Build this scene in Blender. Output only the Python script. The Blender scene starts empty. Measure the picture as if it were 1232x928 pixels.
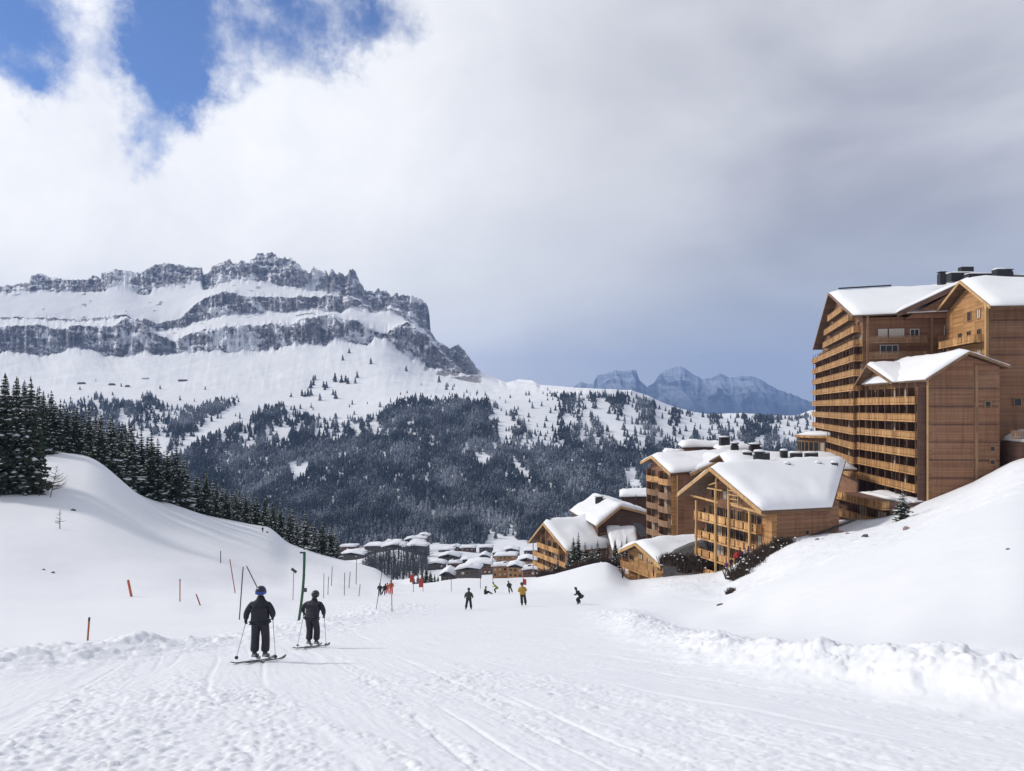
import bpy, bmesh, math, random
import numpy as np
from mathutils import Vector, Matrix
random.seed(7); RNG = np.random.default_rng(11)
scn = bpy.context.scene
COL = scn.collection
R = math.radians
HAZE = 0.00008

# ------------------------------------------------------------------ camera
FPX, CX, HY = 960.0, 616.0, 490.0          # focal length and horizon of the photograph, in its own pixels
cam_d = bpy.data.cameras.new('camera'); cam = bpy.data.objects.new('camera', cam_d); COL.objects.link(cam)
cam.location = (0, 0, 0); cam.rotation_euler = (R(90), 0, 0)
cam_d.sensor_width = 36; cam_d.lens = 36*FPX/1232; cam_d.shift_y = 26/1232
cam_d.clip_start = 0.1; cam_d.clip_end = 60000
scn.camera = cam

# ------------------------------------------------------------------ sun, exposure
SUN_EL, SUN_AZ = R(36), R(-80)              # azimuth from +Y towards +X
S = Vector((math.cos(SUN_EL)*math.sin(SUN_AZ), math.cos(SUN_EL)*math.cos(SUN_AZ), math.sin(SUN_EL)))
sd = bpy.data.lights.new('sun', 'SUN'); so = bpy.data.objects.new('sun', sd); COL.objects.link(so)
sd.energy = 2.55; sd.angle = R(9); sd.color = (1.0, 0.94, 0.85)
so.rotation_euler = S.to_track_quat('Z', 'Y').to_euler()
scn.view_settings.view_transform = 'Standard'; scn.view_settings.look = 'None'
scn.view_settings.exposure = 0.04; scn.view_settings.gamma = 1.0
scn.render.engine = 'CYCLES'
scn.cycles.use_denoising = True
scn.cycles.max_bounces = 5; scn.cycles.diffuse_bounces = 2; scn.cycles.glossy_bounces = 2
scn.cycles.volume_bounces = 0; scn.cycles.transparent_max_bounces = 6

# ------------------------------------------------------------------ node helper
class NT:
    def __init__(s, tree): s.t = tree; s.n = tree.nodes; s.l = tree.links
    def put(s, sock, v):
        if v is None: return
        if isinstance(v, bpy.types.NodeSocket): s.l.new(v, sock)
        else:
            if isinstance(v, tuple) and len(v) == 3 and len(sock.default_value) == 4: v = (*v, 1)
            sock.default_value = v
    def math(s, op, a, b=None, c=None, clamp=False):
        n = s.n.new('ShaderNodeMath'); n.operation = op; n.use_clamp = clamp
        for i, v in enumerate((a, b, c)): s.put(n.inputs[i], v)
        return n.outputs[0]
    def mix(s, f, a, b, mode='MIX'):
        n = s.n.new('ShaderNodeMix'); n.data_type = 'RGBA'; n.blend_type = mode
        s.put(n.inputs[0], f); s.put(n.inputs[6], a); s.put(n.inputs[7], b)
        return n.outputs[2]
    def noise(s, vec, scale, detail=3, rough=.5, dist=0, out=0):
        n = s.n.new('ShaderNodeTexNoise'); s.put(n.inputs['Vector'], vec)
        n.inputs['Scale'].default_value = scale; n.inputs['Detail'].default_value = detail
        n.inputs['Roughness'].default_value = rough; n.inputs['Distortion'].default_value = dist
        return n.outputs[out]
    def rng(s, v, a, b, c=0., d=1., smooth=False):
        n = s.n.new('ShaderNodeMapRange'); n.clamp = True
        if smooth: n.interpolation_type = 'SMOOTHSTEP'
        s.put(n.inputs[0], v)
        for i, x in enumerate((a, b, c, d)): s.put(n.inputs[i+1], x)
        return n.outputs[0]
    def mapping(s, vec, scale=(1, 1, 1), loc=(0, 0, 0), rot=(0, 0, 0)):
        n = s.n.new('ShaderNodeMapping'); s.put(n.inputs[0], vec)
        n.inputs[1].default_value = loc; n.inputs[2].default_value = rot; n.inputs[3].default_value = scale
        return n.outputs[0]
    def xyz(s, vec):
        n = s.n.new('ShaderNodeSeparateXYZ'); s.put(n.inputs[0], vec); return n.outputs
    def comb(s, x, y, z):
        n = s.n.new('ShaderNodeCombineXYZ')
        for i, v in enumerate((x, y, z)): s.put(n.inputs[i], v)
        return n.outputs[0]
    def bump(s, h, strength, dist, normal=None):
        n = s.n.new('ShaderNodeBump'); n.inputs['Strength'].default_value = strength
        n.inputs['Distance'].default_value = dist; s.put(n.inputs['Height'], h); s.put(n.inputs['Normal'], normal)
        return n.outputs[0]

# ------------------------------------------------------------------ world: blue sky with broken and thick cloud
w = bpy.data.worlds.new('World'); scn.world = w; w.use_nodes = True
W = NT(w.node_tree); W.n.clear()
geo = W.n.new('ShaderNodeTexCoord'); dirv = geo.outputs['Generated']
sky = W.n.new('ShaderNodeTexSky'); sky.sky_type = 'NISHITA'; sky.sun_disc = False
sky.sun_elevation = SUN_EL; sky.sun_rotation = SUN_AZ % (2*math.pi); sky.altitude = 1700
sky.air_density = 1.0; sky.dust_density = 0.3; sky.ozone_density = 2.5
dx, dy, dz = W.xyz(dirv)
nA = W.noise(dirv, 5.5, 7, .58, .25); nB = W.noise(W.mapping(dirv, loc=(3, 1, 5)), 14, 6, .6)
nC = W.noise(W.mapping(dirv, scale=(1, 1, 2.2), loc=(7, 2, 1)), 3.2, 5, .5, .3)
nD = W.noise(W.mapping(dirv, scale=(1, 1, 3.0), loc=(1, 9, 4)), 2.0, 3, .5)
def sphere_dir(px, py):
    v = Vector(((px-CX)/FPX, 1, (HY-py)/FPX)); return v.normalized()
wc = W.noise(W.mapping(dirv, loc=(4, 2, 8)), 7, 7, .62, 0, 1)
wx, wy, wz = W.xyz(wc)
hx_ = W.math('ADD', dx, W.math('MULTIPLY', W.math('SUBTRACT', wx, .5), .17)); hz_ = W.math('ADD', dz, W.math('MULTIPLY', W.math('SUBTRACT', wz, .5), .17))
def hole(px, py, rx, ry, tilt=0.0):
    """elliptic gap in the cloud about one direction of the sky"""
    c = sphere_dir(px, py)
    a = W.math('SUBTRACT', hx_, c.x); b = W.math('SUBTRACT', hz_, c.z)
    ct, st = math.cos(tilt), math.sin(tilt)
    u = W.math('ADD', W.math('MULTIPLY', a, ct), W.math('MULTIPLY', b, st))
    v = W.math('SUBTRACT', W.math('MULTIPLY', b, ct), W.math('MULTIPLY', a, st))
    k = FPX/0.86
    u = W.math('MULTIPLY', u, k/rx); v = W.math('MULTIPLY', v, k/ry)
    r2 = W.math('ADD', W.math('MULTIPLY', u, u), W.math('MULTIPLY', v, v))
    return W.math('POWER', 2.718, W.math('MULTIPLY', r2, -1.0))
sc_ = lambda k, v: W.math('MULTIPLY', v, k)
hs = [hole(5, 20, 58, 62), hole(228, 18, 98, 66, .1), sc_(.85, hole(196, 88, 40, 52, .2)), sc_(.62, hole(172, 172, 36, 46)),
      sc_(1.0, hole(415, 20, 88, 50, .3)), sc_(.5, hole(25, 105, 30, 30))]
g = hs[0]
for h in hs[1:]: g = W.math('ADD', g, h)
g = W.math('ADD', g, W.math('MULTIPLY', W.math('SUBTRACT', nB, .5), 1.5))
g = W.math('SUBTRACT', g, W.math('MULTIPLY', W.math('MAXIMUM', W.math('SUBTRACT', hole(425, 15, 90, 60, .3), 0), 0), .22))
clear = W.rng(g, .26, .98, 0, .97, True)
clear = W.math('MULTIPLY', clear, W.rng(dy, .1, .4))
# thick cloud: bright and white to the left, grey violet to the right, bluer near the horizon there
right = W.rng(W.math('ADD', dx, W.math('MULTIPLY', W.math('SUBTRACT', nC, .5), .38)), -.24, .34, 0, 1, True)
low = W.rng(dz, .02, .30, 1, 0, True)
white = W.mix(W.rng(nA, .3, .7), (.93, .95, 1.0), (1.16, 1.16, 1.16))
grey = W.mix(W.rng(W.math('ADD', W.math('MULTIPLY', nC, .6), W.math('MULTIPLY', nD, .4)), .40, .60), (.41, .425, .50), (.70, .71, .76))
blue = (.42, .475, .55)
right_low = W.mix(W.math('MULTIPLY', low, .8), grey, W.mix(W.rng(nD, .35, .65), blue, (.50, .55, .63)))
cl = W.mix(right, white, right_low)
# a brighter rift near the ridge end
c = sphere_dir(585, 352)
ra = W.math('DIVIDE', W.math('SUBTRACT', dx, c.x), .16); rb = W.math('DIVIDE', W.math('SUBTRACT', dz, c.z), .05)
rift = W.math('POWER', 2.718, W.math('MULTIPLY', W.math('ADD', W.math('MULTIPLY', ra, ra), W.math('MULTIPLY', rb, rb)), -1.0))
cl = W.mix(W.math('MULTIPLY', rift, W.rng(nD, .3, .7, .25, .8)), cl, (.84, .87, .88))
c2 = sphere_dir(760, 215)
ra = W.math('DIVIDE', W.math('SUBTRACT', dx, c2.x), .10); rb = W.math('DIVIDE', W.math('SUBTRACT', dz, c2.z), .045)
rift2 = W.math('POWER', 2.718, W.math('MULTIPLY', W.math('ADD', W.math('MULTIPLY', ra, ra), W.math('MULTIPLY', rb, rb)), -1.0))
cl = W.mix(W.math('MULTIPLY', rift2, W.rng(nC, .35, .65, .0, .55)), cl, (.72, .73, .78))
behind = W.rng(dy, -.2, .3)
cl = W.mix(behind, (.50, .52, .58), cl)
over = W.rng(dz, .42, .8)
cl = W.mix(over, cl, (.52, .55, .62))
cl = W.mix(1.0, cl, (10, 10, 10), 'MULTIPLY')
skyc = W.mix(1.0, sky.outputs[0], (.70, .92, 1.28), 'MULTIPLY')
final = W.mix(clear, cl, skyc)
bg = W.n.new('ShaderNodeBackground'); W.put(bg.inputs[0], final); bg.inputs[1].default_value = 0.1
wo = W.n.new('ShaderNodeOutputWorld'); W.l.new(bg.outputs[0], wo.inputs[0])

# ------------------------------------------------------------------ generic helpers
def P(px, py, d): return Vector(((px-CX)/FPX*d, d, (HY-py)/FPX*d))
def tag(o, label=None, cat=None, group=None, kind=None):
    if label: o['label'] = label
    if cat: o['category'] = cat
    if group: o['group'] = group
    if kind: o['kind'] = kind
    return o
def link(name, me, mats=(), parent=None):
    o = bpy.data.objects.new(name, me); COL.objects.link(o)
    for m in (mats if isinstance(mats, (list, tuple)) else [mats]): me.materials.append(m)
    if parent: o.parent = parent
    return o
def empty(name, loc, label=None, cat=None, group=None, rz=0):
    o = bpy.data.objects.new(name, None); COL.objects.link(o); o.location = loc; o.rotation_euler = (0, 0, rz)
    o.empty_display_size = .3
    tag(o, label, cat, group); return o
def smooth(me, on=True): me.polygons.foreach_set('use_smooth', [on]*len(me.polygons))
def np_mesh(name, V, F, smooth_on=False, mat_idx=None):
    """V (n,3), F (m,k) constant k"""
    V = np.ascontiguousarray(V, dtype=np.float32); F = np.ascontiguousarray(F, dtype=np.int32)
    me = bpy.data.meshes.new(name); me.vertices.add(len(V)); me.vertices.foreach_set('co', V.ravel())
    k = F.shape[1]; me.loops.add(F.size); me.loops.foreach_set('vertex_index', F.ravel())
    me.polygons.add(len(F)); me.polygons.foreach_set('loop_start', np.arange(0, F.size, k, dtype=np.int32))
    me.polygons.foreach_set('loop_total', np.full(len(F), k, dtype=np.int32))
    if mat_idx is not None: me.polygons.foreach_set('material_index', np.ascontiguousarray(mat_idx, dtype=np.int32))
    me.polygons.foreach_set('use_smooth', np.full(len(F), smooth_on))
    me.update(calc_edges=True); me.validate(); return me
def grid_faces(nr, nc):
    i = np.arange(nr-1)[:, None]*nc + np.arange(nc-1)[None]
    return np.stack([i, i+1, i+nc+1, i+nc], -1).reshape(-1, 4)
def attr(me, name, vals):
    a = me.attributes.new(name, 'FLOAT', 'POINT'); a.data.foreach_set('value', np.ascontiguousarray(vals, dtype=np.float32))

class MB:
    """collects boxes, bars, lofts into one mesh"""
    def __init__(s): s.v = []; s.f = []
    def add(s, vs, fs):
        b = len(s.v); s.v += [tuple(v) for v in vs]; s.f += [[b+i for i in f] for f in fs]; return s
    def loft(s, A, B):
        n = len(A); fs = [[i, (i+1) % n, n+(i+1) % n, n+i] for i in range(n)]
        fs += [list(range(n))[::-1], list(range(n, 2*n))]
        return s.add(list(A)+list(B), fs)
    def ext(s, poly, vec):
        vec = Vector(vec); return s.loft([Vector(p) for p in poly], [Vector(p)+vec for p in poly])
    def box(s, c, sx, sy, sz, ux=Vector((1, 0, 0)), uy=Vector((0, 1, 0)), uz=Vector((0, 0, 1))):
        c = Vector(c); a, b, h = ux*sx/2, uy*sy/2, uz*sz/2
        q = [c-a-b-h, c+a-b-h, c+a+b-h, c-a+b-h]; return s.loft(q, [p+2*h for p in q])
    def bb(s, c, sx, sy, sz, ux=Vector((1, 0, 0)), uy=Vector((0, 1, 0))):
        return s.box(Vector(c)+Vector((0, 0, sz/2)), sx, sy, sz, ux, uy)      # c is the foot of the box
    def beam(s, A, B, wd, ht, up=Vector((0, 0, 1))):
        A, B = Vector(A), Vector(B); d = (B-A).normalized(); sd_ = d.cross(up)
        if sd_.length < 1e-4: sd_ = Vector((1, 0, 0))
        sd_.normalize(); u = sd_.cross(d)
        q = [A+sd_*(x*wd/2)+u*(y*ht/2) for x, y in ((-1, -1), (1, -1), (1, 1), (-1, 1))]
        return s.loft(q, [p+(B-A) for p in q])
    def tube(s, pts, rad, n=8):
        pts = [Vector(p) for p in pts]; rad = rad if isinstance(rad, (list, tuple)) else [rad]*len(pts)
        rings = []
        for i, p in enumerate(pts):
            d = (pts[min(i+1, len(pts)-1)]-pts[max(i-1, 0)]).normalized()
            a = d.cross(Vector((0, 0, 1)));
            if a.length < .05: a = d.cross(Vector((0, 1, 0)))
            a.normalize(); b = a.cross(d)
            rings.append([p+(a*math.cos(2*math.pi*k/n)+b*math.sin(2*math.pi*k/n))*rad[i] for k in range(n)])
        vs = [v for r in rings for v in r]; fs = []
        for i in range(len(rings)-1):
            for k in range(n): fs.append([i*n+k, i*n+(k+1) % n, (i+1)*n+(k+1) % n, (i+1)*n+k])
        fs += [list(range(n))[::-1], list(range((len(rings)-1)*n, len(rings)*n))]
        return s.add(vs, fs)
    def build(s, name, m, parent=None, sm=False, origin=None):
        me = bpy.data.meshes.new(name)
        vs = s.v
        o_ = Vector(origin) if origin is not None else (parent_loc(parent) if parent else Vector((0, 0, 0)))
        me.from_pydata([(v[0]-o_.x, v[1]-o_.y, v[2]-o_.z) for v in vs], [], s.f)
        bm = bmesh.new(); bm.from_mesh(me); bmesh.ops.recalc_face_normals(bm, faces=bm.faces); bm.to_mesh(me); bm.free()
        if sm: smooth(me)
        o = link(name, me, m, parent)
        if not parent: o.location = o_
        return o
def parent_loc(p):
    v = Vector((0, 0, 0))
    while p is not None: v = v + p.location; p = p.parent
    return v

# ------------------------------------------------------------------ numpy noise
def _h(ix, iy, iz, seed):
    h = (ix.astype(np.int64)*374761393 + iy.astype(np.int64)*668265263 + iz.astype(np.int64)*2147483647 + seed*974634777) & 0xffffffff
    h = ((h ^ (h >> 13))*1274126177) & 0xffffffff
    h = ((h ^ (h >> 16))*2246822519) & 0xffffffff
    return ((h ^ (h >> 15)) & 0xffffff)/float(0xffffff)
def vn2(x, y, seed=0):
    x = np.asarray(x, float); y = np.asarray(y, float)
    x0 = np.floor(x); y0 = np.floor(y); fx = x-x0; fy = y-y0
    fx = fx*fx*fx*(fx*(fx*6-15)+10); fy = fy*fy*fy*(fy*(fy*6-15)+10); z = np.zeros_like(x0)
    a = _h(x0, y0, z, seed); b = _h(x0+1, y0, z, seed); c = _h(x0, y0+1, z, seed); d = _h(x0+1, y0+1, z, seed)
    return (a*(1-fx)+b*fx)*(1-fy)+(c*(1-fx)+d*fx)*fy
def fbm(x, y, oct=4, seed=0, gain=.5, lac=2.03):
    r = 0; a = 1; t = 0
    for i in range(oct):
        r = r + a*vn2(x, y, seed+i*17); t += a; a *= gain; x = x*lac+13.7; y = y*lac-7.1
    return r/t*2-1
def ridged(x, y, oct=4, seed=0, gain=.5):
    r = 0; a = 1; t = 0
    for i in range(oct):
        r = r + a*(1-np.abs(vn2(x, y, seed+i*17)*2-1)); t += a; a *= gain; x = x*2.07+3.1; y = y*2.07+9.2
    return r/t
def sstep(a, b, x):
    t = np.clip((np.asarray(x, float)-a)/(b-a), 0, 1); return t*t*(3-2*t)
def hermite(xs, ys, xq):
    """monotone-ish cubic through knots (ys may be 2-D: knots x n)"""
    xs = np.asarray(xs, float); ys = np.asarray(ys, float); xq = np.clip(xq, xs[0], xs[-1])
    dx_ = np.diff(xs); sl = np.diff(ys, axis=0)/(dx_ if ys.ndim == 1 else dx_[:, None])
    m = np.zeros_like(ys); m[0] = sl[0]; m[-1] = sl[-1]
    p, q = sl[:-1], sl[1:]
    m[1:-1] = np.where(p*q > 0, 2*p*q/np.where(np.abs(p+q) < 1e-12, 1, p+q), 0)
    i = np.clip(np.searchsorted(xs, xq)-1, 0, len(xs)-2); h = dx_[i]; t = (xq-xs[i])/h
    if ys.ndim > 1: return i, t, h, m
    h00 = (1+2*t)*(1-t)**2; h10 = t*(1-t)**2; h01 = t*t*(3-2*t); h11 = t*t*(t-1)
    return h00*ys[i]+h10*h*m[i]+h01*ys[i+1]+h11*h*m[i+1]

# ------------------------------------------------------------------ materials
def new_mat(name):
    m = bpy.data.materials.new(name); m.use_nodes = True; t = NT(m.node_tree)
    b = t.n['Principled BSDF']; return m, t, b
def flat_mat(name, col, rough=.6, metal=0., var=.12, scale=8., bump=0.):
    m, t, b = new_mat(name); tc = t.n.new('ShaderNodeTexCoord').outputs['Object']
    n = t.noise(tc, scale, 4, .6)
    c = t.mix(t.rng(n, .3, .7), tuple(x*(1-var) for x in col), tuple(min(1, x*(1+var)) for x in col))
    t.put(b.inputs['Base Color'], c); b.inputs['Roughness'].default_value = rough; b.inputs['Metallic'].default_value = metal
    if bump: t.put(b.inputs['Normal'], t.bump(n, bump, .02))
    return m
def snow_mat(name, fine=True, tint=(.81, .825, .86)):
    m, t, b = new_mat(name)
    pos = t.n.new('ShaderNodeNewGeometry').outputs['Position']
    n1 = t.noise(pos, .35, 4, .6)
    c = t.mix(t.rng(n1, .3, .7), tuple(x*.975 for x in tint), tint)
    t.put(b.inputs['Base Color'], c); b.inputs['Roughness'].default_value = .75
    b.inputs['Specular IOR Level'].default_value = .25
    if fine:
        a = t.noise(pos, 28, 5, .65); d = t.noise(pos, 6, 4, .6)
        h = t.math('ADD', t.math('MULTIPLY', a, .25), t.math('MULTIPLY', d, .75))
        t.put(b.inputs['Normal'], t.bump(h, .35, .05))
    return m
def wood_mat(name, light, dark, plank=.18, vertical=False, grey=.0, streak=.6):
    m, t, b = new_mat(name); pos = t.n.new('ShaderNodeNewGeometry').outputs['Position']
    x, y, z = t.xyz(pos)
    along = t.math('ADD', t.math('MULTIPLY', x, .7), t.math('MULTIPLY', y, .72))
    u = along if vertical else z
    q = t.math('DIVIDE', u, plank); cell = t.math('FLOOR', q); fr = t.math('FRACT', q)
    other = z if vertical else along
    seg = t.math('FLOOR', t.math('DIVIDE', other, 4.0))
    wn = t.n.new('ShaderNodeTexWhiteNoise'); wn.noise_dimensions = '2D'
    t.put(wn.inputs['Vector'], t.comb(cell, seg, 0)); rnd = wn.outputs[0]
    big = t.noise(pos, .22, 4, .6); st = t.noise(t.mapping(pos, scale=(1, 1, 9) if not vertical else (6, 6, .5)), .8, 4, .6)
    f = t.math('ADD', t.math('MULTIPLY', rnd, 1-streak*.5), t.math('MULTIPLY', st, streak*.6))
    f = t.math('ADD', f, t.math('MULTIPLY', t.math('SUBTRACT', big, .5), .9), clamp=True)
    c = t.mix(f, dark, light)
    if grey: c = t.mix(t.math('MULTIPLY', t.rng(big, .45, .7), grey), c, (.20, .17, .15))
    vs_ = t.noise(t.mapping(pos, scale=(2.2, 2.2, .12), loc=(3, 8, 1)), .9, 4, .6)
    c = t.mix(t.rng(vs_, .5, .72, 0, .45), c, tuple(x*.45 for x in dark)); c = t.mix(t.rng(big, .58, .75, 0, .35), c, tuple(min(1, x*1.35+.02) for x in light))
    gap = t.rng(t.math('ABSOLUTE', t.math('SUBTRACT', fr, .5)), .43, .5)
    c = t.mix(t.math('MULTIPLY', gap, .55), c, tuple(x*.25 for x in dark))
    t.put(b.inputs['Base Color'], c); b.inputs['Roughness'].default_value = .72
    t.put(b.inputs['Normal'], t.bump(t.math('SUBTRACT', 1.0, gap), .6, .03))
    return m
M = {}
M['snow'] = snow_mat('snow')
M['roof_snow'] = snow_mat('roof_snow', tint=(.83, .84, .87))
M['siding'] = wood_mat('brown_siding', (.34, .170, .088), (.185, .085, .045), .22, grey=.22)
M['siding_dark'] = wood_mat('dark_siding', (.16, .078, .05), (.08, .04, .03), .22, grey=.15)
M['siding_gold'] = wood_mat('golden_siding', (.56, .30, .12), (.27, .13, .045), .2)
M['rail'] = wood_mat('balcony_boards', (.80, .46, .19), (.27, .125, .045), .3, vertical=True)
M['rail_grey'] = wood_mat('weathered_boards', (.34, .20, .11), (.17, .09, .05), .3, vertical=True)
M['beam'] = wood_mat('golden_beam', (.66, .42, .19), (.42, .24, .10), .4, vertical=True)
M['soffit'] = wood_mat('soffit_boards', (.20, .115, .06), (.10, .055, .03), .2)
M['log'] = wood_mat('pale_log_wall', (.68, .41, .18), (.30, .155, .065), .32)
M['dark_trim'] = flat_mat('dark_trim', (.035, .03, .03), .5)
M['metal_dark'] = flat_mat('dark_flue_metal', (.03, .03, .035), .45, .4)
M['concrete'] = flat_mat('concrete', (.35, .33, .31), .85, var=.2, scale=1.5)
M['frame'] = flat_mat('window_frame_wood', (.30, .18, .09), .6)
M['frame_white'] = flat_mat('white_frame', (.62, .60, .58), .6)
M['curtain'] = flat_mat('curtain', (.55, .50, .44), .8)
m, t, b = new_mat('window_glass'); b.inputs['Base Color'].default_value = (.025, .03, .035, 1); b.inputs['Roughness'].default_value = .15
b.inputs['Specular IOR Level'].default_value = .35; M['glass'] = m
M['stone'] = flat_mat('dark_stone', (.085, .08, .08), .9, var=.4, scale=2, bump=.5)

# ------------------------------------------------------------------ near terrain
# per direction (photo column): how the ground height (as photo row at that distance) runs with distance
pl = lambda d: 715+1536/d
K = {
 -500: [(27, 780), (45, 730), (70, 670), (110, 575), (170, 480), (230, 500), (420, 640)],
 0:    [(13, pl(13)), (20, 792), (28, 777), (40, 757), (55, 736), (66, 722), (80, 695), (110, 640), (145, 581), (175, 533), (210, 560), (420, 690)],
 100:  [(13, pl(13)), (20, 793), (30, 770), (45, 749), (60, 733), (72, 719), (100, 675), (140, 604), (172, 546), (215, 590), (420, 695)],
 200:  [(13, pl(13)), (20, 793), (30, 769), (45, 750), (60, 733), (74, 718), (100, 690), (150, 640), (200, 605), (245, 640), (420, 700)],
 260:  [(13, pl(13)), (20, pl(20)), (35, 762), (50, 746), (65, 732), (80, 716), (110, 692), (160, 652), (215, 621), (260, 655), (420, 705)],
 320:  [(13, pl(13)), (20, pl(20)), (35, 761), (50, 747), (70, 728), (90, 712), (120, 700), (170, 666), (225, 632), (270, 668), (420, 710)],
 350:  [(13, pl(13)), (20, pl(20)), (35, 760), (50, 746), (72, 730), (95, 712), (125, 702), (175, 677), (235, 653), (275, 690), (420, 712)],
 400:  [(13, pl(13)), (20, pl(20)), (40, 754), (60, 741), (80, 726), (110, 709), (140, 697), (190, 682), (240, 671), (285, 700), (420, 716)],
 450:  [(13, pl(13)), (20, pl(20)), (40, 754), (66, 737), (90, 723), (115, 713), (145, 702), (190, 690), (235, 684), (280, 705), (420, 720)],
 500:  [(13, pl(13)), (20, pl(20)), (40, 753), (66, 738), (90, 725), (115, 714), (145, 707), (180, 704), (220, 720), (420, 722)],
 560:  [(13, pl(13)), (20, pl(20)), (40, 753), (66, 738), (90, 724), (120, 711.5), (150, 703), (175, 700), (220, 718), (420, 724)],
 630:  [(13, pl(13)), (20, pl(20)), (40, 753), (66, 737), (90, 723), (120, 710), (140, 702), (160, 698), (200, 716), (420, 726)],
 680:  [(13, pl(13)), (20, pl(20)), (40, 753), (66, 737), (90, 722), (115, 708), (138, 689), (152, 687), (185, 705), (420, 724)],
 728:  [(13, pl(13)), (20, pl(20)), (40, 752), (60, 740), (90, 722), (115, 702), (138, 679), (150, 677), (185, 690), (420, 716)],
 760:  [(13, pl(13)), (20, pl(20)), (40, 749), (60, 737), (90, 720), (115, 708), (132, 700), (145, 697), (180, 676), (230, 678), (420, 710)],
 810:  [(13, pl(13)), (20, pl(20)), (33, 763), (50, 745), (75, 722), (100, 706), (125, 695), (140, 690), (180, 660), (230, 668), (420, 700)],
 860:  [(13, pl(13)), (20, 786), (28, 766), (42, 745), (58, 731), (75, 719), (100, 703), (122, 689), (140, 684), (190, 650), (420, 690)],
 905:  [(13, pl(13)), (16, 805), (24, 768), (38, 742), (52, 716), (62, 711), (80, 702), (100, 684), (112, 668), (135, 672), (200, 640), (420, 680)],
 965:  [(12.5, pl(12.5)), (15, 805), (22, 768), (34, 722), (48, 696), (58, 690), (78, 676), (100, 655), (114, 643), (140, 640), (200, 610), (420, 670)],
 1032: [(12, pl(12)), (14.5, 802), (21, 758), (32, 700), (46, 672), (56, 666), (76, 656), (98, 642), (116, 636), (140, 620), (200, 590), (420, 660)],
 1100: [(11, pl(11)), (13.5, 798), (19, 750), (30, 682), (43, 650), (54, 645), (75, 638), (98, 627), (114, 619), (140, 600), (200, 570), (420, 640)],
 1165: [(10.5, pl(10.5)), (13, 796), (18, 745), (28, 668), (40, 629), (52, 620), (75, 610), (98, 598), (118, 588), (150, 570), (200, 550), (420, 630)],
 1232: [(10, pl(10)), (12.5, 796), (17, 742), (26, 660), (38, 612), (50, 599), (75, 577), (100, 560), (118, 553), (150, 545), (200, 535), (420, 620)],
 1700: [(9, pl(9)), (11, 800), (15, 740), (22, 650), (35, 570), (50, 540), (80, 500), (110, 480), (160, 470), (420, 560)],
}
YS = np.concatenate([np.linspace(1, 10, 30)[:-1], np.exp(np.linspace(math.log(10), math.log(420), 900))])
KX = np.array(sorted(K)); ZT = []
for k in KX:
    kn = K[k]; d0 = kn[0][0]
    ds = [1, 4, 7, d0*.95] + [a for a, _ in kn] if d0 > 8 else [1, 4]+[a for a, _ in kn]
    base = [-(1.6+.234*d) for d in ds[:len(ds)-len(kn)]]
    zs = base + [(HY-p)/FPX*a for a, p in kn]
    ZT.append(hermite(ds, zs, YS))
ZT = np.array(ZT)                      # columns x distances
def near_base(x, y):
    x = np.asarray(x, float); y = np.asarray(y, float)
    yy = np.clip(y, 1, 420); px = np.clip(CX+FPX*x/np.maximum(yy, 4.0), KX[0], KX[-1])
    j = np.clip(np.searchsorted(YS, yy)-1, 0, len(YS)-2); tj = (yy-YS[j])/(YS[j+1]-YS[j])
    i = np.clip(np.searchsorted(KX, px)-1, 0, len(KX)-2); h = (KX[i+1]-KX[i]).astype(float); t_ = (px-KX[i])/h
    def col(k): k = np.clip(k, 0, len(KX)-1); return ZT[k, j]*(1-tj)+ZT[k, j+1]*tj
    a, b_, c_, d_ = col(i-1), col(i), col(i+1), col(i+2)
    hp = (KX[i]-KX[np.clip(i-1, 0, None)]).astype(float); hn = (KX[np.clip(i+2, None, len(KX)-1)]-KX[i+1]).astype(float)
    s0 = (c_-b_)/h; sp = np.where(hp > 0, (b_-a)/np.maximum(hp, 1), s0); sn = np.where(hn > 0, (d_-c_)/np.maximum(hn, 1), s0)
    m0 = np.where(sp*s0 > 0, 2*sp*s0/np.where(np.abs(sp+s0) < 1e-12, 1, sp+s0), 0)
    m1 = np.where(sn*s0 > 0, 2*sn*s0/np.where(np.abs(sn+s0) < 1e-12, 1, sn+s0), 0)
    z = (1+2*t_)*(1-t_)**2*b_+t_*(1-t_)**2*h*m0+t_*t_*(3-2*t_)*c_+t_*t_*(t_-1)*h*m1
    return np.where(y < 1, -(1.6+.234*y), z)
def pline(pts):
    return np.array([[(a-CX)/FPX*d, d] for a, d in pts])
BERM_R = pline([(1700, 8.5), (1400, 10.2), (1232, 11.6), (1150, 12.6), (1060, 13.8), (980, 15.5), (910, 18), (850, 22), (808, 28), (775, 37), (750, 48), (735, 60)])
BERM_L = pline([(-300, 14.5), (-60, 17), (40, 19), (120, 21.3), (185, 23.6), (240, 26.3), (300, 29.5), (360, 37), (400, 45), (440, 57), (480, 75)])
def dist_line(x, y, L):
    best = np.full(np.shape(x), 1e9); side = np.zeros(np.shape(x)); par = np.zeros(np.shape(x)); acc = 0
    for (ax, ay), (bx, by) in zip(L[:-1], L[1:]):
        vx, vy = bx-ax, by-ay; ln = math.hypot(vx, vy)
        t_ = np.clip(((x-ax)*vx+(y-ay)*vy)/ln**2, 0, 1); qx, qy = x-(ax+t_*vx), y-(ay+t_*vy); d = np.hypot(qx, qy)
        c_ = (vx*qy-vy*qx)/ln; m_ = d < best
        side = np.where(m_, c_, side); par = np.where(m_, acc+t_*ln, par); best = np.where(m_, d, best); acc += ln
    return best, side, par
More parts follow.
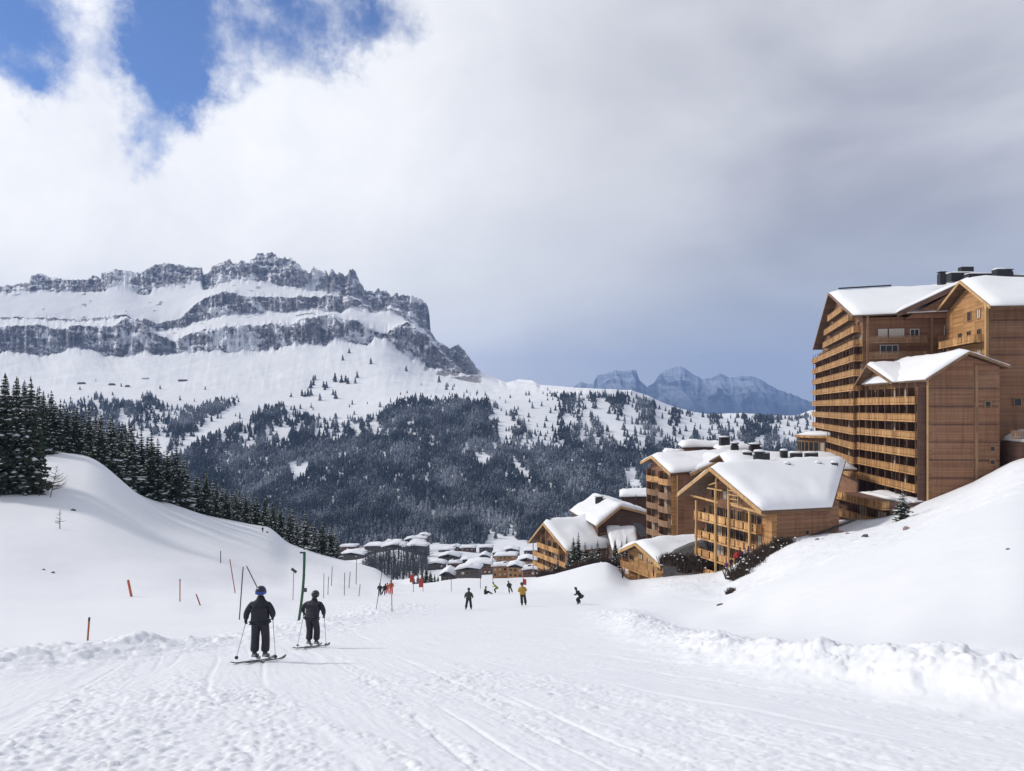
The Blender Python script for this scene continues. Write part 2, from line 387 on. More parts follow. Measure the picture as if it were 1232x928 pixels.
def lumps(x, y, s, seed):
    """heaped snow lumps: cellular domes"""
    x = x/s; y = y/s; x0 = np.floor(x); y0 = np.floor(y); h = np.zeros(np.shape(x))
    for i in (-1, 0, 1):
        for j in (-1, 0, 1):
            cx, cy = x0+i, y0+j; z = np.zeros_like(cx)
            rx = _h(cx, cy, z, seed); ry = _h(cx, cy, z, seed+1); rr = .25+.6*_h(cx, cy, z, seed+2)**2
            on = _h(cx, cy, z, seed+3)
            d = np.hypot(x-(cx+rx), y-(cy+ry))/rr
            h = np.maximum(h, np.where(on > .35, rr*np.sqrt(np.clip(1-d*d, 0, 1)), 0))
    return h*s
def near_h(x, y, micro=True):
    x = np.asarray(x, float); y = np.asarray(y, float); z = near_base(x, y)
    far = sstep(40, 120, y)
    cal = 1-.72*sstep(8, 22, x)
    z = z + (fbm(x/38, y/60, 3, 5)*(.10+1.0*far)*sstep(12, 60, y) + fbm(x/11, y/16, 3, 9)*(.04+.22*far))*cal
    dR, sR, pR = dist_line(x, y, BERM_R); dL, sL, pL = dist_line(x, y, BERM_L)
    piste = sstep(-.2, 1.5, np.where(x > -3, sR, 9))*1.0
    wR = .55+.016*y; wR2 = wR*(1+.35*fbm(x/1.3, y/1.3, 2, 31))
    amp = (.34-.10*sstep(17, 12.5, y)+.12*fbm(pR/2.2, pR*0, 2, 41))*(1-.5*sstep(24, 55, y))
    z = z + amp*np.exp(-(dR/wR2/1.25)**2)
    wL = .75+.02*y
    ampL = (.20+.13*fbm(pL/3.0, pL*0+3, 2, 43))*(1-.35*sstep(20, 45, y))*(1-.6*sstep(24, 28, y)*(1-sstep(31, 34, y)))
    z = z + ampL*np.exp(-(dL/wL)**2)
    # the heap left of the piste and a lone chunk
    hx, hy = (165-CX)/FPX*23, 23
    z = z + .22*np.exp(-(((x-hx)/.85)**2+((y-hy)/.7)**2))
    # smooth lip of the cut bank behind the first skier
    if micro:
        roughR = np.exp(-(dR/(1.5*wR))**2); roughL = np.exp(-(dL/(1.9*wL))**2)
        # the heap is wider at the near left
        lo = sstep(-9, -13, x)*sstep(28, 23, y)*sstep(13.5, 17, y)
        rgh = np.clip(np.maximum(np.maximum(roughR, roughL*.9), lo*.75), 0, 1)
        z = z + rgh*(lumps(x+.3*fbm(x, y, 2, 3), y, .85, 60)*.20*sstep(.1, .6, fbm(x/1.8, y/1.8, 2, 66)+.45)
                     + lumps(x+.15*fbm(x/.2, y/.2, 2, 71), y+.15*fbm(x/.2+5, y/.2, 2, 72), .34, 70)*.36 + np.abs(fbm(x/.6, y/.6, 4, 77))*.11 + lumps(x+.08*fbm(x/.1, y/.1, 2, 73), y, .15, 74)*.30 + fbm(x/.16, y/.16, 2, 78)*.018)
        # deep footprints and pits in the heaped snow
        pit = lumps(x+4, y+9, 1.5, 90); z = z - roughR*pit*.35*sstep(22, 12, y)
        # groomed piste: skied-out grooves bending towards the run, sprayed clumps between them
        onp = sstep(-.3, 1.2, -sR)*sstep(-.4, 1.5, -sL*-1) if False else 1-rgh
        tr = 1-sstep(34, 60, y)
        u = x+.30*y+.0022*y*y+.35*fbm(x/12, y/18, 2, 101)
        u2 = x+.50*y-.003*y*y+.4*fbm(x/8, y/12, 2, 111)
        g1 = -sstep(.86, .99, ridged(u/.62, y/40, 1, 120))*.020*sstep(-.35,.3,fbm(x/3,y/9,2,121))
        g2 = -sstep(.88, .99, ridged(u2/.9, y/40+4, 1, 130))*.018*sstep(-.3,.4,fbm(x/3+9,y/9,2,131))
        patch = sstep(-.15, .45, fbm(x/2.3, y/4, 3, 140))
        clump = lumps(x+.05*fbm(x/.05,y/.08,2,151), y, .11, 150)*.34*patch + lumps(x+.1*fbm(x/.1,y/.1,2,161), y, .27, 160)*.13*patch*sstep(.0, .5, fbm(x/1.1, y/2.0, 2, 165)+.1)
        reg = (.22+.78*sstep(4.5, -3.5, x-.0*y))*(1-.75*sstep(13, 22, y)); clump = clump*np.clip(reg*(.12+.85*sstep(-.1, .5, fbm(x/2.6, y/4.5, 3, 169))), 0, 1.)
        stretched = fbm(u/.07, y/.9, 3, 170)*.006 + fbm(u2/.05, y/.7, 2, 173)*.003 + fbm(x/.07, y/.10, 2, 175)*.006*(.3+patch)
        corr = fbm(x/1.6, y/1.4, 3, 177)*.020 + fbm(x/.35, y/.35, 3, 178)*.008
        t1_ = sstep(.78, .97, ridged(u/1.5+.2*fbm(x/2, y/2, 2, 181), y/30, 1, 182)); t2_ = sstep(.80, .97, ridged(u2/1.9+.2*fbm(x/2, y/2, 2, 183), y/30, 1, 184))
        clump = clump + np.maximum(t1_, t2_)*(.35+reg)*(lumps(x, y, .09, 185)*.34+lumps(x, y, .2, 186)*.16*(fbm(x, y, 2, 187) > 0)) - .010*t1_
        off = sstep(.5, 3, np.where(x > 0, -sR*-1, 0)) # right, off the piste
        offR = sstep(.8, 2.2, np.where(x > -1, sR*-1, 0))
        smoothR = offside_R(x, y); smoothL = offside_L(x, y)
        fld = (1-rgh)*(1-smoothR)*(1-smoothL)
        z = z + fld*(g1+g2+clump+stretched+corr)*(.35+.65*tr)
        z = z + (smoothR+smoothL)*fbm(x/.9, y/1.4, 3, 190)*.012
        bk_ = sstep(48, 62, y)*(1-sstep(115, 130, y))*sstep(14, 22, x)
        z = z + bk_*(fbm(x/3.2, y/4.5, 4, 195)*.26+sstep(.1, .5, fbm(x/1.1, y/1.1, 3, 197))*.10) + smoothR*fbm(x/6, y/11, 3, 199)*.10*sstep(14, 30, y)
    return z
def offside_R(x, y):
    px = CX+FPX*x/np.maximum(y, 3); lx = np.interp(y, BERM_R[::1, 1], BERM_R[::1, 0]); w_ = 1.2+.03*y
    lx = np.where(y > BERM_R[-1, 1], (px*0+ (735-CX)/FPX*y + .4*(y-60)*.0), lx)
    return sstep(.5*w_, 1.4*w_, x-lx)*(1-sstep(70, 120, y)*.6)
def offside_L(x, y):
    ly = np.interp(x, BERM_L[:, 0], BERM_L[:, 1]) if BERM_L[0, 0] < BERM_L[-1, 0] else np.interp(-x, -BERM_L[:, 0], BERM_L[:, 1])
    o = np.argsort(BERM_L[:, 0]); ly = np.interp(x, BERM_L[o, 0], BERM_L[o, 1]); w_ = 1.2
    inside = (x < BERM_L[:, 0].max())
    return sstep(.8*w_, 2.6*w_, y-ly)*sstep(-8, -10.5, x)
def ground_z(x, y): return float(near_h(np.array([x]), np.array([y]), False)[0])
def G(px, d):
    x = (px-CX)/FPX*d; return Vector((x, d, ground_z(x, d)))

NR, NC = 1450, 1250
v_ = np.linspace(0, 1, NR)
a_, b_ = (-1+3.0)**-.5, (420+3.0)**-.5
yrow = (a_+(b_-a_)*v_)**-2-3.0                      # closer rows near the camera
u_ = np.linspace(-1, 1, NC); u_ = .75*u_+.25*u_**3
XX = u_[None]*(.92*(np.maximum(yrow, -5)[:, None]+8.5)); YY = np.repeat(yrow[:, None], NC, 1)
ZZ = near_h(XX, YY)
me = np_mesh('snow_ground', np.stack([XX, YY, ZZ], -1).reshape(-1, 3), grid_faces(NR, NC), True)
# ------------------------------------------------------------------ snow material of the ground
m, t, b = new_mat('piste_snow'); pos = t.n.new('ShaderNodeNewGeometry').outputs['Position']
n1 = t.noise(pos, .09, 4, .6); n2 = t.noise(pos, .8, 5, .6)
c = t.mix(t.rng(n1, .3, .7), (.785, .80, .84), (.82, .83, .86)); c = t.mix(t.math('MULTIPLY', t.rng(n2, .35, .7), .5), c, (.76, .78, .83))
t.put(b.inputs['Base Color'], c); b.inputs['Roughness'].default_value = .7; b.inputs['Specular IOR Level'].default_value = .3
fa = t.noise(pos, 38, 5, .7); fb = t.noise(pos, 9, 4, .6)
h = t.math('ADD', t.math('MULTIPLY', fa, .35), t.math('MULTIPLY', fb, .65))
t.put(b.inputs['Normal'], t.bump(h, .45, .03)); M['piste'] = m
ground = link('snow_ground', me, m); tag(ground, kind='structure')

# ------------------------------------------------------------------ valley floor (village shelf) between the near hill and the mountain
VK = {
 -600: [(300, 760), (420, 745), (700, 715), (1000, 690), (1350, 676)],
 380:  [(300, 745), (420, 735), (560, 700), (760, 678), (1000, 668), (1350, 664)],
 420:  [(300, 745), (420, 730), (560, 700), (650, 684), (800, 672), (1000, 663), (1350, 660)],
 480:  [(300, 745), (420, 728), (540, 700), (640, 690), (700, 668), (850, 662), (1000, 659), (1350, 656)],
 515:  [(300, 745), (420, 712), (540, 694), (640, 686), (720, 672), (850, 664), (1000, 659), (1350, 655)],
 600:  [(300, 745), (400, 706), (500, 694), (640, 684), (760, 675), (900, 667), (1050, 660), (1350, 655)],
 660:  [(300, 745), (400, 708), (500, 694), (640, 684), (760, 676), (900, 668), (1050, 660), (1350, 652)],
 1232: [(300, 760), (420, 745), (700, 700), (1000, 676), (1350, 650)],
 2000: [(300, 760), (420, 745), (700, 700), (1000, 676), (1350, 650)]}
VX = np.array(sorted(VK)); VD = np.linspace(300, 1350, 500)
VZ = np.array([hermite([a for a, _ in VK[k]], [(HY-p)/FPX*a for a, p in VK[k]], VD) for k in VX])
def valley_z(x, y):
    px = np.clip(CX+FPX*x/y, VX[0], VX[-1]); fy = np.clip((y-VD[0])/(VD[1]-VD[0]), 0, len(VD)-1.001); j = fy.astype(int); f = fy-j
    i = np.clip(np.searchsorted(VX, px)-1, 0, len(VX)-2); g_ = (px-VX[i])/(VX[i+1]-VX[i]); g_ = g_*g_*(3-2*g_)
    q = lambda k: VZ[k, j]*(1-f)+VZ[k, j+1]*f
    return q(i)*(1-g_)+q(i+1)*g_ + fbm(x/40, y/40, 3, 201)*1.2
px_ = np.linspace(-600, 2000, 520); dd = np.linspace(300, 1350, 260)
PX, DD = np.meshgrid(px_, dd); X_ = (PX-CX)/FPX*DD; Z_ = valley_z(X_.ravel(), DD.ravel()).reshape(X_.shape)
me = np_mesh('valley_floor', np.stack([X_, DD, Z_], -1).reshape(-1, 3), grid_faces(*PX.shape), True)
tag(link('valley_floor', me, M['snow']), kind='structure')
def VG(px, d):
    x = (px-CX)/FPX*d; return Vector((x, d, float(valley_z(np.array([x]), np.array([float(d)]))[0])))

# ------------------------------------------------------------------ the mountain
def L(pts): a = np.array(pts, float); return lambda q: np.interp(q, a[:, 0], a[:, 1])
SIL = L([(-900, 360), (-300, 350), (0, 344), (15, 343), (35, 339), (38, 331.5), (48, 329), (63, 334), (83, 336.5), (106, 336.5), (111, 331.5), (117, 333), (121, 336.5), (122, 329),
 (136, 325), (150, 326), (171, 328), (176, 325), (185, 319), (201, 316.5), (226, 321), (243, 322), (245, 331), (252, 328), (255, 321.5), (267, 316.5), (277, 312), (284, 317), (299, 315),
 (303, 311), (310, 306), (318, 304.5), (328, 305), (338, 311.4), (350, 311.4), (363, 321.5), (373, 330), (377, 322.7), (386, 327.7), (391, 326), (396, 330), (398, 325), (408, 329),
 (416, 333), (421, 324), (426, 325), (431, 335), (438, 349), (446, 351.6), (453.6, 349), (466, 351.6), (472, 358), (475, 354), (496, 356), (506, 359), (513, 366), (516.5, 376), (518, 398),
 (524, 408), (541.6, 419.6), (546.7, 417), (551.7, 414.6), (559, 423), (569, 436), (574, 443.5), (584, 451), (600, 456), (610, 460), (625, 457), (641, 458), (649, 463), (683, 466),
 (740, 468.6), (760, 470), (779, 476), (803, 487), (836, 496), (853, 498.5), (895, 497), (914, 499), (936, 500), (958, 500), (974, 494.5), (990, 492), (1100, 480), (1300, 470), (1800, 470)])
UB = L([(-900, 372), (0, 352), (35, 350), (60, 350), (106, 350), (128, 349), (141, 341), (155, 342), (166, 356), (178, 357), (186, 345), (201, 343), (242, 337), (245, 351), (258, 346), (270, 338), (290, 334),
 (315, 338), (335, 343), (358, 345), (373, 349), (400, 352), (430, 357), (450, 372), (470, 368), (484, 375), (500, 388), (516, 402), (530, 420), (545, 436), (560, 446), (574, 450), (584, 453.5), (600, 458), (700, 467)])
MT = L([(-900, 390), (0, 382), (100, 384), (150, 379), (191, 388), (216, 383), (239, 362), (252, 356), (272, 350), (290, 355), (310, 357), (365, 357), (386, 358), (400, 356), (430, 362), (450, 374), (470, 371), (484, 378), (500, 391), (516, 405), (530, 422), (545, 438), (560, 448), (600, 459)])
MBm = L([(-900, 392), (0, 383), (100, 385), (150, 381), (191, 398), (219, 393), (252, 383), (267, 377), (310, 375.5), (340, 374), (373, 370.5), (388, 373), (411, 377), (421, 368), (440, 371), (450, 376), (470, 373), (484, 380), (516, 406), (545, 439), (600, 460)])
LT = L([(-900, 404), (0, 394.4), (43, 389.4), (65, 395.7), (96, 391), (131, 394.4), (151, 383), (176, 390), (191, 403), (209, 411), (230, 401), (247, 395.7), (277, 393), (310, 391), (323, 389), (350, 388), (368, 383), (383, 380.6), (396, 378),
 (411, 384), (431, 388), (451, 400), (466, 402), (476, 393), (491, 386), (509, 400), (541, 426), (560, 443), (575, 449), (600, 461)])
LB = L([(-900, 436), (0, 423), (38, 426), (50, 428), (73, 424.6), (86, 417), (114, 422), (126, 429.7), (156, 427), (174, 421), (186, 426), (209, 426), (239, 423), (264, 421), (274, 424.6), (290, 421), (328, 421), (353, 413), (373, 413),
 (391, 416), (403, 406), (421, 413), (441, 416), (451, 408), (466, 407), (476, 421), (491, 428), (516, 441), (541.6, 447), (567, 452), (580, 454), (600, 462)])
TL = L([(-900, 500), (0, 480), (100, 478), (200, 482), (300, 487), (400, 492), (470, 483), (560, 479), (600, 481), (650, 482), (700, 484), (760, 486), (803, 496), (850, 504), (1000, 506), (1800, 500)])
BASE = L([(-900, 676), (380, 664), (420, 660), (480, 656), (600, 655), (660, 652), (1232, 650), (2000, 650)])
ncol = 1500; pxs = np.concatenate([np.linspace(-700, -20, 100)[:-1], np.linspace(-20, 1060, ncol), np.linspace(1060, 1700, 90)[1:]])
jit = lambda s, a, sd: fbm(pxs/s, pxs*0+sd, 3, 300+sd)*a
inL = 1-sstep(560, 590, pxs); inD = 1-sstep(520, 720, pxs)                    # cliffs end here; to the right a low wooded ridge
def soft(a, wdt=16):
    g_ = np.interp(np.arange(-700, 1701), pxs, a); k_ = np.exp(-.5*(np.arange(-3*wdt, 3*wdt+1)/wdt)**2); k_ /= k_.sum()
    return np.interp(pxs, np.arange(-700, 1701), np.convolve(np.pad(g_, 3*wdt, mode='edge'), k_, 'valid'))
spire = sstep(245, 300, pxs)*(1-sstep(480, 510, pxs))
sil = SIL(pxs)+jit(2.6, 1.3, 1)*inL+jit(4.5, 3.4, 12)*spire+jit(1.6, 1.6, 13)*spire+jit(9, .5, 11)
ub = UB(pxs)+jit(5, 3.2, 2)*inL; mt = MT(pxs)+jit(6, 2.0, 3)*inL; mb = MBm(pxs)+jit(5, 2.4, 4)*inL
lt = LT(pxs)+jit(5, 2.4, 5)*inL; lb = LB(pxs)+jit(4.5, 3.0, 6)*inL
tl = TL(pxs); bs = BASE(pxs)
ub = np.maximum(ub, sil+1.2); mt = np.maximum(mt, ub+.8); mb = np.maximum(mb, mt+.5); lt = np.maximum(lt, mb+.8); lb = np.maximum(lb, lt+.6)
tl = soft(np.maximum(tl, lb+2), 30); bs = soft(bs, 30)
rr = 1-inD                                       # right part: everything nearer
dS = 3900*(1-rr)+2420*rr; 
knots_py = [bs+10, bs, tl, lb, lt, mb, mt, ub, sil]
knots_d = [1250+0*pxs, 1320+0*pxs, 2230+0*pxs, 3160*(1-rr)+2330*rr, 3215*(1-rr)+2340*rr, 3420*(1-rr)+2360*rr, 3465*(1-rr)+2372*rr, 3760*(1-rr)+2400*rr, dS]
smk = [soft(a) if 3 <= i <= 7 else a for i, a in enumerate(knots_py)]; det = [a-b_ for a, b_ in zip(knots_py, smk)]
rows = [4, 190, 70, 46, 26, 26, 26, 46]          # rows per span, bottom to top
PY = []; DDm = []; RK = []
rockspan = [0, 0, 0, 1, 0, 1, 0, 1]
for k, n in enumerate(rows):
    for i in range(n):
        f = i/n
        dp = det[k+1]*0
        if rockspan[k] or k == len(rows)-1: z0 = (HY-knots_py[k])/FPX*knots_d[k]; z1 = (HY-knots_py[k+1])/FPX*knots_d[k+1]
        else:
            z0 = (HY-smk[k])/FPX*knots_d[k]; z1 = (HY-smk[k+1])/FPX*knots_d[k+1]; span = np.abs(smk[k]-smk[k+1])+1e-3
            dp = det[k]*np.clip(1-f*span/9, 0, 1)**2+det[k+1]*np.clip(1-(1-f)*span/9, 0, 1)**2
        g_ = f
        d = knots_d[k]*(1-g_)+knots_d[k+1]*g_
        if k == 1: z = z0*(1-f)+z1*f + (z1-z0)*.10*np.sin(math.pi*f)*-1.0       # slightly hollow forest slope
        elif k == 2: z = z0+(z1-z0)*(.72*f+.28*f*f)
        else: z = z0*(1-f)+z1*f
        PY.append(z-dp/FPX*d); DDm.append(d); RK.append(np.full(len(pxs), rockspan[k]*math.sin(math.pi*min(1, max(0, .12+f*.8)))**.5 if rockspan[k] else 0.))
PY.append((HY-knots_py[-1])/FPX*knots_d[-1]); DDm.append(knots_d[-1]); RK.append(np.full(len(pxs), .5))
for i in range(1, 24):                           # far side falls away
    d = dS+i*40; PY.append(PY[sum(rows)]-i*34-(i*i)*.8); DDm.append(d); RK.append(np.full(len(pxs), .2))
Zm = np.array(PY); Dm = np.array(DDm); RKm = np.array(RK); Tm = np.repeat(((pxs-CX)/FPX)[None], len(Zm), 0); Xm = Tm*Dm
isr = RKm*inL[None]
# relief: buttresses in the rock (along the depth), ledges, gullies in the snow slopes
ang = Tm*3600
butt = ridged(ang/70, Zm/260, 4, 401)*1.0; led = fbm(ang/160, Zm/9+fbm(ang/120, Zm/60, 2, 5), 3, 405); fine = fbm(ang/16, Zm/14, 4, 407)
Dn = Dm+isr*(-105*(butt-.6)-55*(ridged(ang/24, Zm/90, 3, 409)-.6)+9*led+20*fine)
gul = ridged(ang/120+Zm/400, Zm/420, 4, 411)
snowy = (1-np.clip(isr*1.5, 0, 1))
mask_up = sstep(1900, 2500, Dm)
Zn = Zm+snowy*mask_up*(fbm(Xm/190, Dm/150, 5, 415)*9*(1-rr)[None]+fbm(Xm/35, Dm/35, 3, 416)*1.6)*np.clip((Dm-1320)/400, 0, 1)*(1-.9*sstep(.86, 1, np.linspace(0, 1, len(Zm)))[:, None])
fan = mask_up*snowy*(Dm < 3200)*sstep(2230, 2600, Dm)*(1-sstep(3050, 3180, Dm))*(1-rr)[None]
Zn = Zn+fan*((ridged(ang/150+Dm/1600, Dm/1500, 3, 461)-.6)*9*sstep(-.3,.4,fbm(ang/400,Dm/500,2,465))+(ridged(ang/45-Dm/900, Dm/900, 3, 463)-.6)*2.2)
Zn = Zn+fbm(Xm/150, Dm/110, 4, 421)*14*(1-mask_up)*np.sin(np.pi*np.clip((Dm-1300)/900, 0, 1))
Xn = Tm*Dn
jag = sstep(.5, 1, RKm)*0
V = np.stack([Xn, Dn, Zn], -1)
# rock where it is really steep or in a cliff band, broken by ledges of snow
gy = np.gradient(Zn, axis=0)/np.maximum(np.gradient(Dn, axis=0), 1.5)
steep = sstep(.75, 1.5, gy)
n_l = .8*fbm(ang/45, Zm/14+ang/300, 4, 431)+.6*fbm(ang/14, Zm/16, 4, 433)+.5*fbm(ang/150, Zm/60, 2, 434)
rock = np.clip(isr*1.35+.2*steep-.08, 0, 1)-sstep(.05, .5, n_l)*.66
# scattered outcrops: below the crest and in the right-hand shoulder
gl1 = sstep(.90, .985, ridged((ang+Zm*.25)/75+.35*fbm(ang/30, Zm/30, 3, 451), Zm/700, 1, 452)); gl2 = sstep(.90, .98, ridged((ang-Zm*.5)/120+.4*fbm(ang/30, Zm/30, 3, 453), Zm/700, 1, 454))
rock = rock-.8*np.maximum(gl1, gl2)*sstep(-.5, .2, fbm(ang/60, Zm/40, 2, 455)+.1)
rock = rock-.55*sstep(.12, .5, fbm(ang/70+Zm/90, Zm/38, 4, 457))
shoulder = sstep(380, 410, pxs)*(1-sstep(478, 500, pxs))
topb = np.zeros_like(Zm); r0 = sum(rows[:5]); topb[r0:sum(rows)] = 1
rock = np.maximum(rock, topb*shoulder[None]*sstep(-.05, .35, fbm(ang/22, Zm/14, 4, 441)+.12)*.95)
sh2 = sstep(500, 520, pxs)*(1-sstep(572, 584, pxs)); mid2 = np.zeros_like(Zm); mid2[sum(rows[:3])-14:sum(rows)] = 1
rock = np.maximum(rock, mid2*sh2[None]*sstep(-.25, .2, fbm(ang/26-Zm/30, Zm/26, 4, 443)))
outc = sstep(.42, .62, fbm(Xm/55, Dm/60, 4, 445))*(Dm > 2500)*.8*(1-rr)[None]
upper_snow = np.zeros_like(Zm); upper_snow[sum(rows[:4]):] = 1
rock = np.maximum(rock, outc*upper_snow*.8)
rock = np.clip(rock, 0, 1)
me = np_mesh('mountain', V.reshape(-1, 3), grid_faces(*Zm.shape), True)
attr(me, 'rock', rock.ravel())
m, t, b = new_mat('mountain_rock_and_snow'); pos = t.n.new('ShaderNodeNewGeometry').outputs['Position']
at = t.n.new('ShaderNodeAttribute'); at.attribute_name = 'rock'; rk = at.outputs['Fac']
n1 = t.noise(pos, .045, 6, .68); n2 = t.noise(t.mapping(pos, scale=(.6, .6, 1.5)), .05, 5, .7)
nv = t.noise(t.mapping(pos, scale=(2.0, 2.0, .35)), .03, 5, .7)
f = t.math('ADD', rk, t.math('MULTIPLY', t.math('SUBTRACT', n1, .5), .9)); f = t.math('ADD', f, t.math('MULTIPLY', t.math('SUBTRACT', n2, .5), .6))
f = t.math('SUBTRACT', f, t.math('MULTIPLY', t.rng(t.noise(pos, .1, 5, .7), .46, .60), .60)); f = t.rng(f, .36, .46)
n4 = t.noise(t.mapping(pos, scale=(1, 1, .6)), .012, 5, .65); n5 = t.noise(pos, .16, 4, .7)
rc = t.mix(t.rng(n2, .35, .65), (.24, .24, .27), (.50, .49, .52)); rc = t.mix(t.rng(nv, .45, .65), rc, (.47, .44, .43)); rc = t.mix(t.rng(n4, .42, .62, 0, .6), rc, (.20, .20, .23)); rc = t.mix(t.rng(n5, .5, .7, 0, .5), rc, (.12, .12, .135))
col = t.mix(f, (.86, .87, .90), rc); t.put(b.inputs['Base Color'], col); b.inputs['Roughness'].default_value = .85
b.inputs['Specular IOR Level'].default_value = .15
hh = t.math('ADD', t.math('MULTIPLY', n1, 10), t.math('MULTIPLY', nv, 16)); hh = t.math('MULTIPLY', hh, t.math('ADD', .06, f))
t.put(b.inputs['Normal'], t.bump(hh, .9, 1.0)); M['mountain'] = m
tag(link('mountain', me, m), kind='structure')
def mtn_at(px, py, lo_row=0):
    """point of the mountain surface seen at photo position (px, py)"""
    i = int(np.argmin(np.abs(pxs-px))); pyc = HY-FPX*Zn[:, i]/Dn[:, i]
    top = sum(rows)+1; j = int(np.argmin(np.abs(pyc[:top]-py)))
    return Vector(V[j, i])

# ------------------------------------------------------------------ far range beyond the valley
FS = L([(560, 478), (686, 468), (699, 460), (713, 463), (719, 451), (743, 447), (765, 445.5), (769, 456), (778, 466), (786, 461), (795, 449), (801, 445), (817, 440), (828, 446), (845, 457), (856, 455), (867, 449),
 (878, 454.5), (889, 453), (908, 453), (930, 466), (945, 472), (958, 476), (970, 482), (990, 487), (1060, 492), (1250, 480), (1500, 470)])
fpx = np.linspace(560, 1500, 900); fs = FS(fpx)+fbm(fpx/4, fpx*0, 4, 501)*1.6; nrw = 120
Vf = []
for i in range(nrw):
    f = i/(nrw-1); d = 7600+f*2400; top = (HY-fs)/FPX*10000; z = -260+(top+260)*(f**1.25)
    Vf.append(np.stack([(fpx-CX)/FPX*d, np.full_like(fpx, d), z], -1))
for i in range(1, 12):
    d = 10000+i*150; Vf.append(np.stack([(fpx-CX)/FPX*d, np.full_like(fpx, d), (HY-fs)/FPX*10000-i*120], -1))
Vf = np.array(Vf); X3, Y3, Z3 = Vf[..., 0], Vf[..., 1], Vf[..., 2]
env = np.concatenate([np.sin(np.pi*np.linspace(0, 1, nrw)**1.3)**.6, np.linspace(0, 1, 11)])[:, None]
Vf[..., 2] += (ridged(X3/900, Y3/1200, 5, 505)-.6)*420*env
Vf[..., 1] += (ridged(X3/260, Z3/600, 4, 507)-.6)*260*env
me = np_mesh('far_mountains', Vf.reshape(-1, 3), grid_faces(Vf.shape[0], Vf.shape[1]), True)
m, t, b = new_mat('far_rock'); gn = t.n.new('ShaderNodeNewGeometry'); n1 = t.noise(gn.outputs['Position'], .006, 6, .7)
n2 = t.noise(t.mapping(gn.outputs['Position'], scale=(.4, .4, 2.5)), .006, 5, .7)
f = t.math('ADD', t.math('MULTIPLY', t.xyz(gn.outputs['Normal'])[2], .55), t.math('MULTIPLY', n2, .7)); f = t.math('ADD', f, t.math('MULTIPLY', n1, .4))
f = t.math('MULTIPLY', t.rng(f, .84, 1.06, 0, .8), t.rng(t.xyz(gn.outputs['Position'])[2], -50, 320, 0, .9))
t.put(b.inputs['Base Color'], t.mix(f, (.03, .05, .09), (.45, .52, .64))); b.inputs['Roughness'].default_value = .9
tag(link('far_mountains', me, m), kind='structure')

# ------------------------------------------------------------------ haze
hz = MB(); hz.loft([(-9000, -60, -420), (16000, -60, -420), (16000, 13500, -420), (-9000, 13500, -420)], [(-9000, -60, 840), (16000, -60, 840), (16000, 13500, 840), (-9000, 13500, 840)])
m = bpy.data.materials.new('haze'); m.use_nodes = True; t = NT(m.node_tree); t.n.clear()
pv = t.n.new('ShaderNodeVolumePrincipled'); pv.inputs['Color'].default_value = (.36, .55, 1.0, 1); pv.inputs['Density'].default_value = HAZE
pv.inputs['Anisotropy'].default_value = 0.0
oo = t.n.new('ShaderNodeOutputMaterial'); t.l.new(pv.outputs[0], oo.inputs['Volume'])
tag(hz.build('haze', m), kind='stuff')

# ================================================================== buildings
def V3(x, y, z): return Vector((x, y, z))
def snow_roof(name, parent, Lf, Pf, Rf, Lb, Pb, Rb, th=.55, n=22, m_=18, seed=0, inset=.15, mat_=None):
    """pillow of snow over two slopes: left eave, ridge, right eave at the front and at the back"""
    nb = m_; na = n; rows_ = []
    rs = np.random.default_rng(seed+5); ph = rs.random(8)*50
    pts = []
    for j in range(nb+1):
        bq = j/nb; l, p, r = Lf.lerp(Lb, bq), Pf.lerp(Pb, bq), Rf.lerp(Rb, bq)
        for i in range(na+1):
            a = i/na; c_ = l.lerp(p, a*2) if a <= .5 else p.lerp(r, a*2-1)
            ea = min(1, min(a, 1-a)*2*6.5); eb = min(1, min(bq, 1-bq)*2*7.0)
            e = (1-(1-ea)**2.4)*(1-(1-eb)**2.4)
            rid = math.exp(-((a-.5)/.05)**2)*.12
            w_ = float(fbm(np.array([c_.x/3.2+ph[0]]), np.array([c_.y/3.2+ph[1]]), 3, 600+seed)[0])
            w2 = float(fbm(np.array([c_.x/.9+ph[2]]), np.array([c_.y/.9+ph[3]]), 2, 640+seed)[0])
            pts.append(c_+Vector((w2*.10*(1-e), w2*.10*(1-e), th*(.28+.72*e)*(1+.48*w_)-rid+w2*.10)))
    nA_ = na+1; nt = len(pts); bot = []
    for j in range(nb+1):
        bq = j/nb; l, p, r = Lf.lerp(Lb, bq), Pf.lerp(Pb, bq), Rf.lerp(Rb, bq)
        for i in range(nA_):
            a = i/na; bot.append((l.lerp(p, a*2) if a <= .5 else p.lerp(r, a*2-1))+Vector((0, 0, .004)))
    q = MB(); fs = []
    for j in range(nb):
        for i in range(na):
            k = j*nA_+i; fs.append([k, k+1, k+nA_+1, k+nA_]); fs.append([nt+k, nt+k+nA_, nt+k+nA_+1, nt+k+1])
    for i in range(na): fs.append([i, nt+i, nt+i+1, i+1]); k = nb*nA_+i; fs.append([k, k+1, nt+k+1, nt+k])
    for j in range(nb): k = j*nA_; fs.append([k, k+nA_, nt+k+nA_, nt+k]); k += na; fs.append([k, nt+k, nt+k+nA_, k+nA_])
    q.add(pts+bot, fs); return q.build(name, mat_ or M['roof_snow'], parent, True)
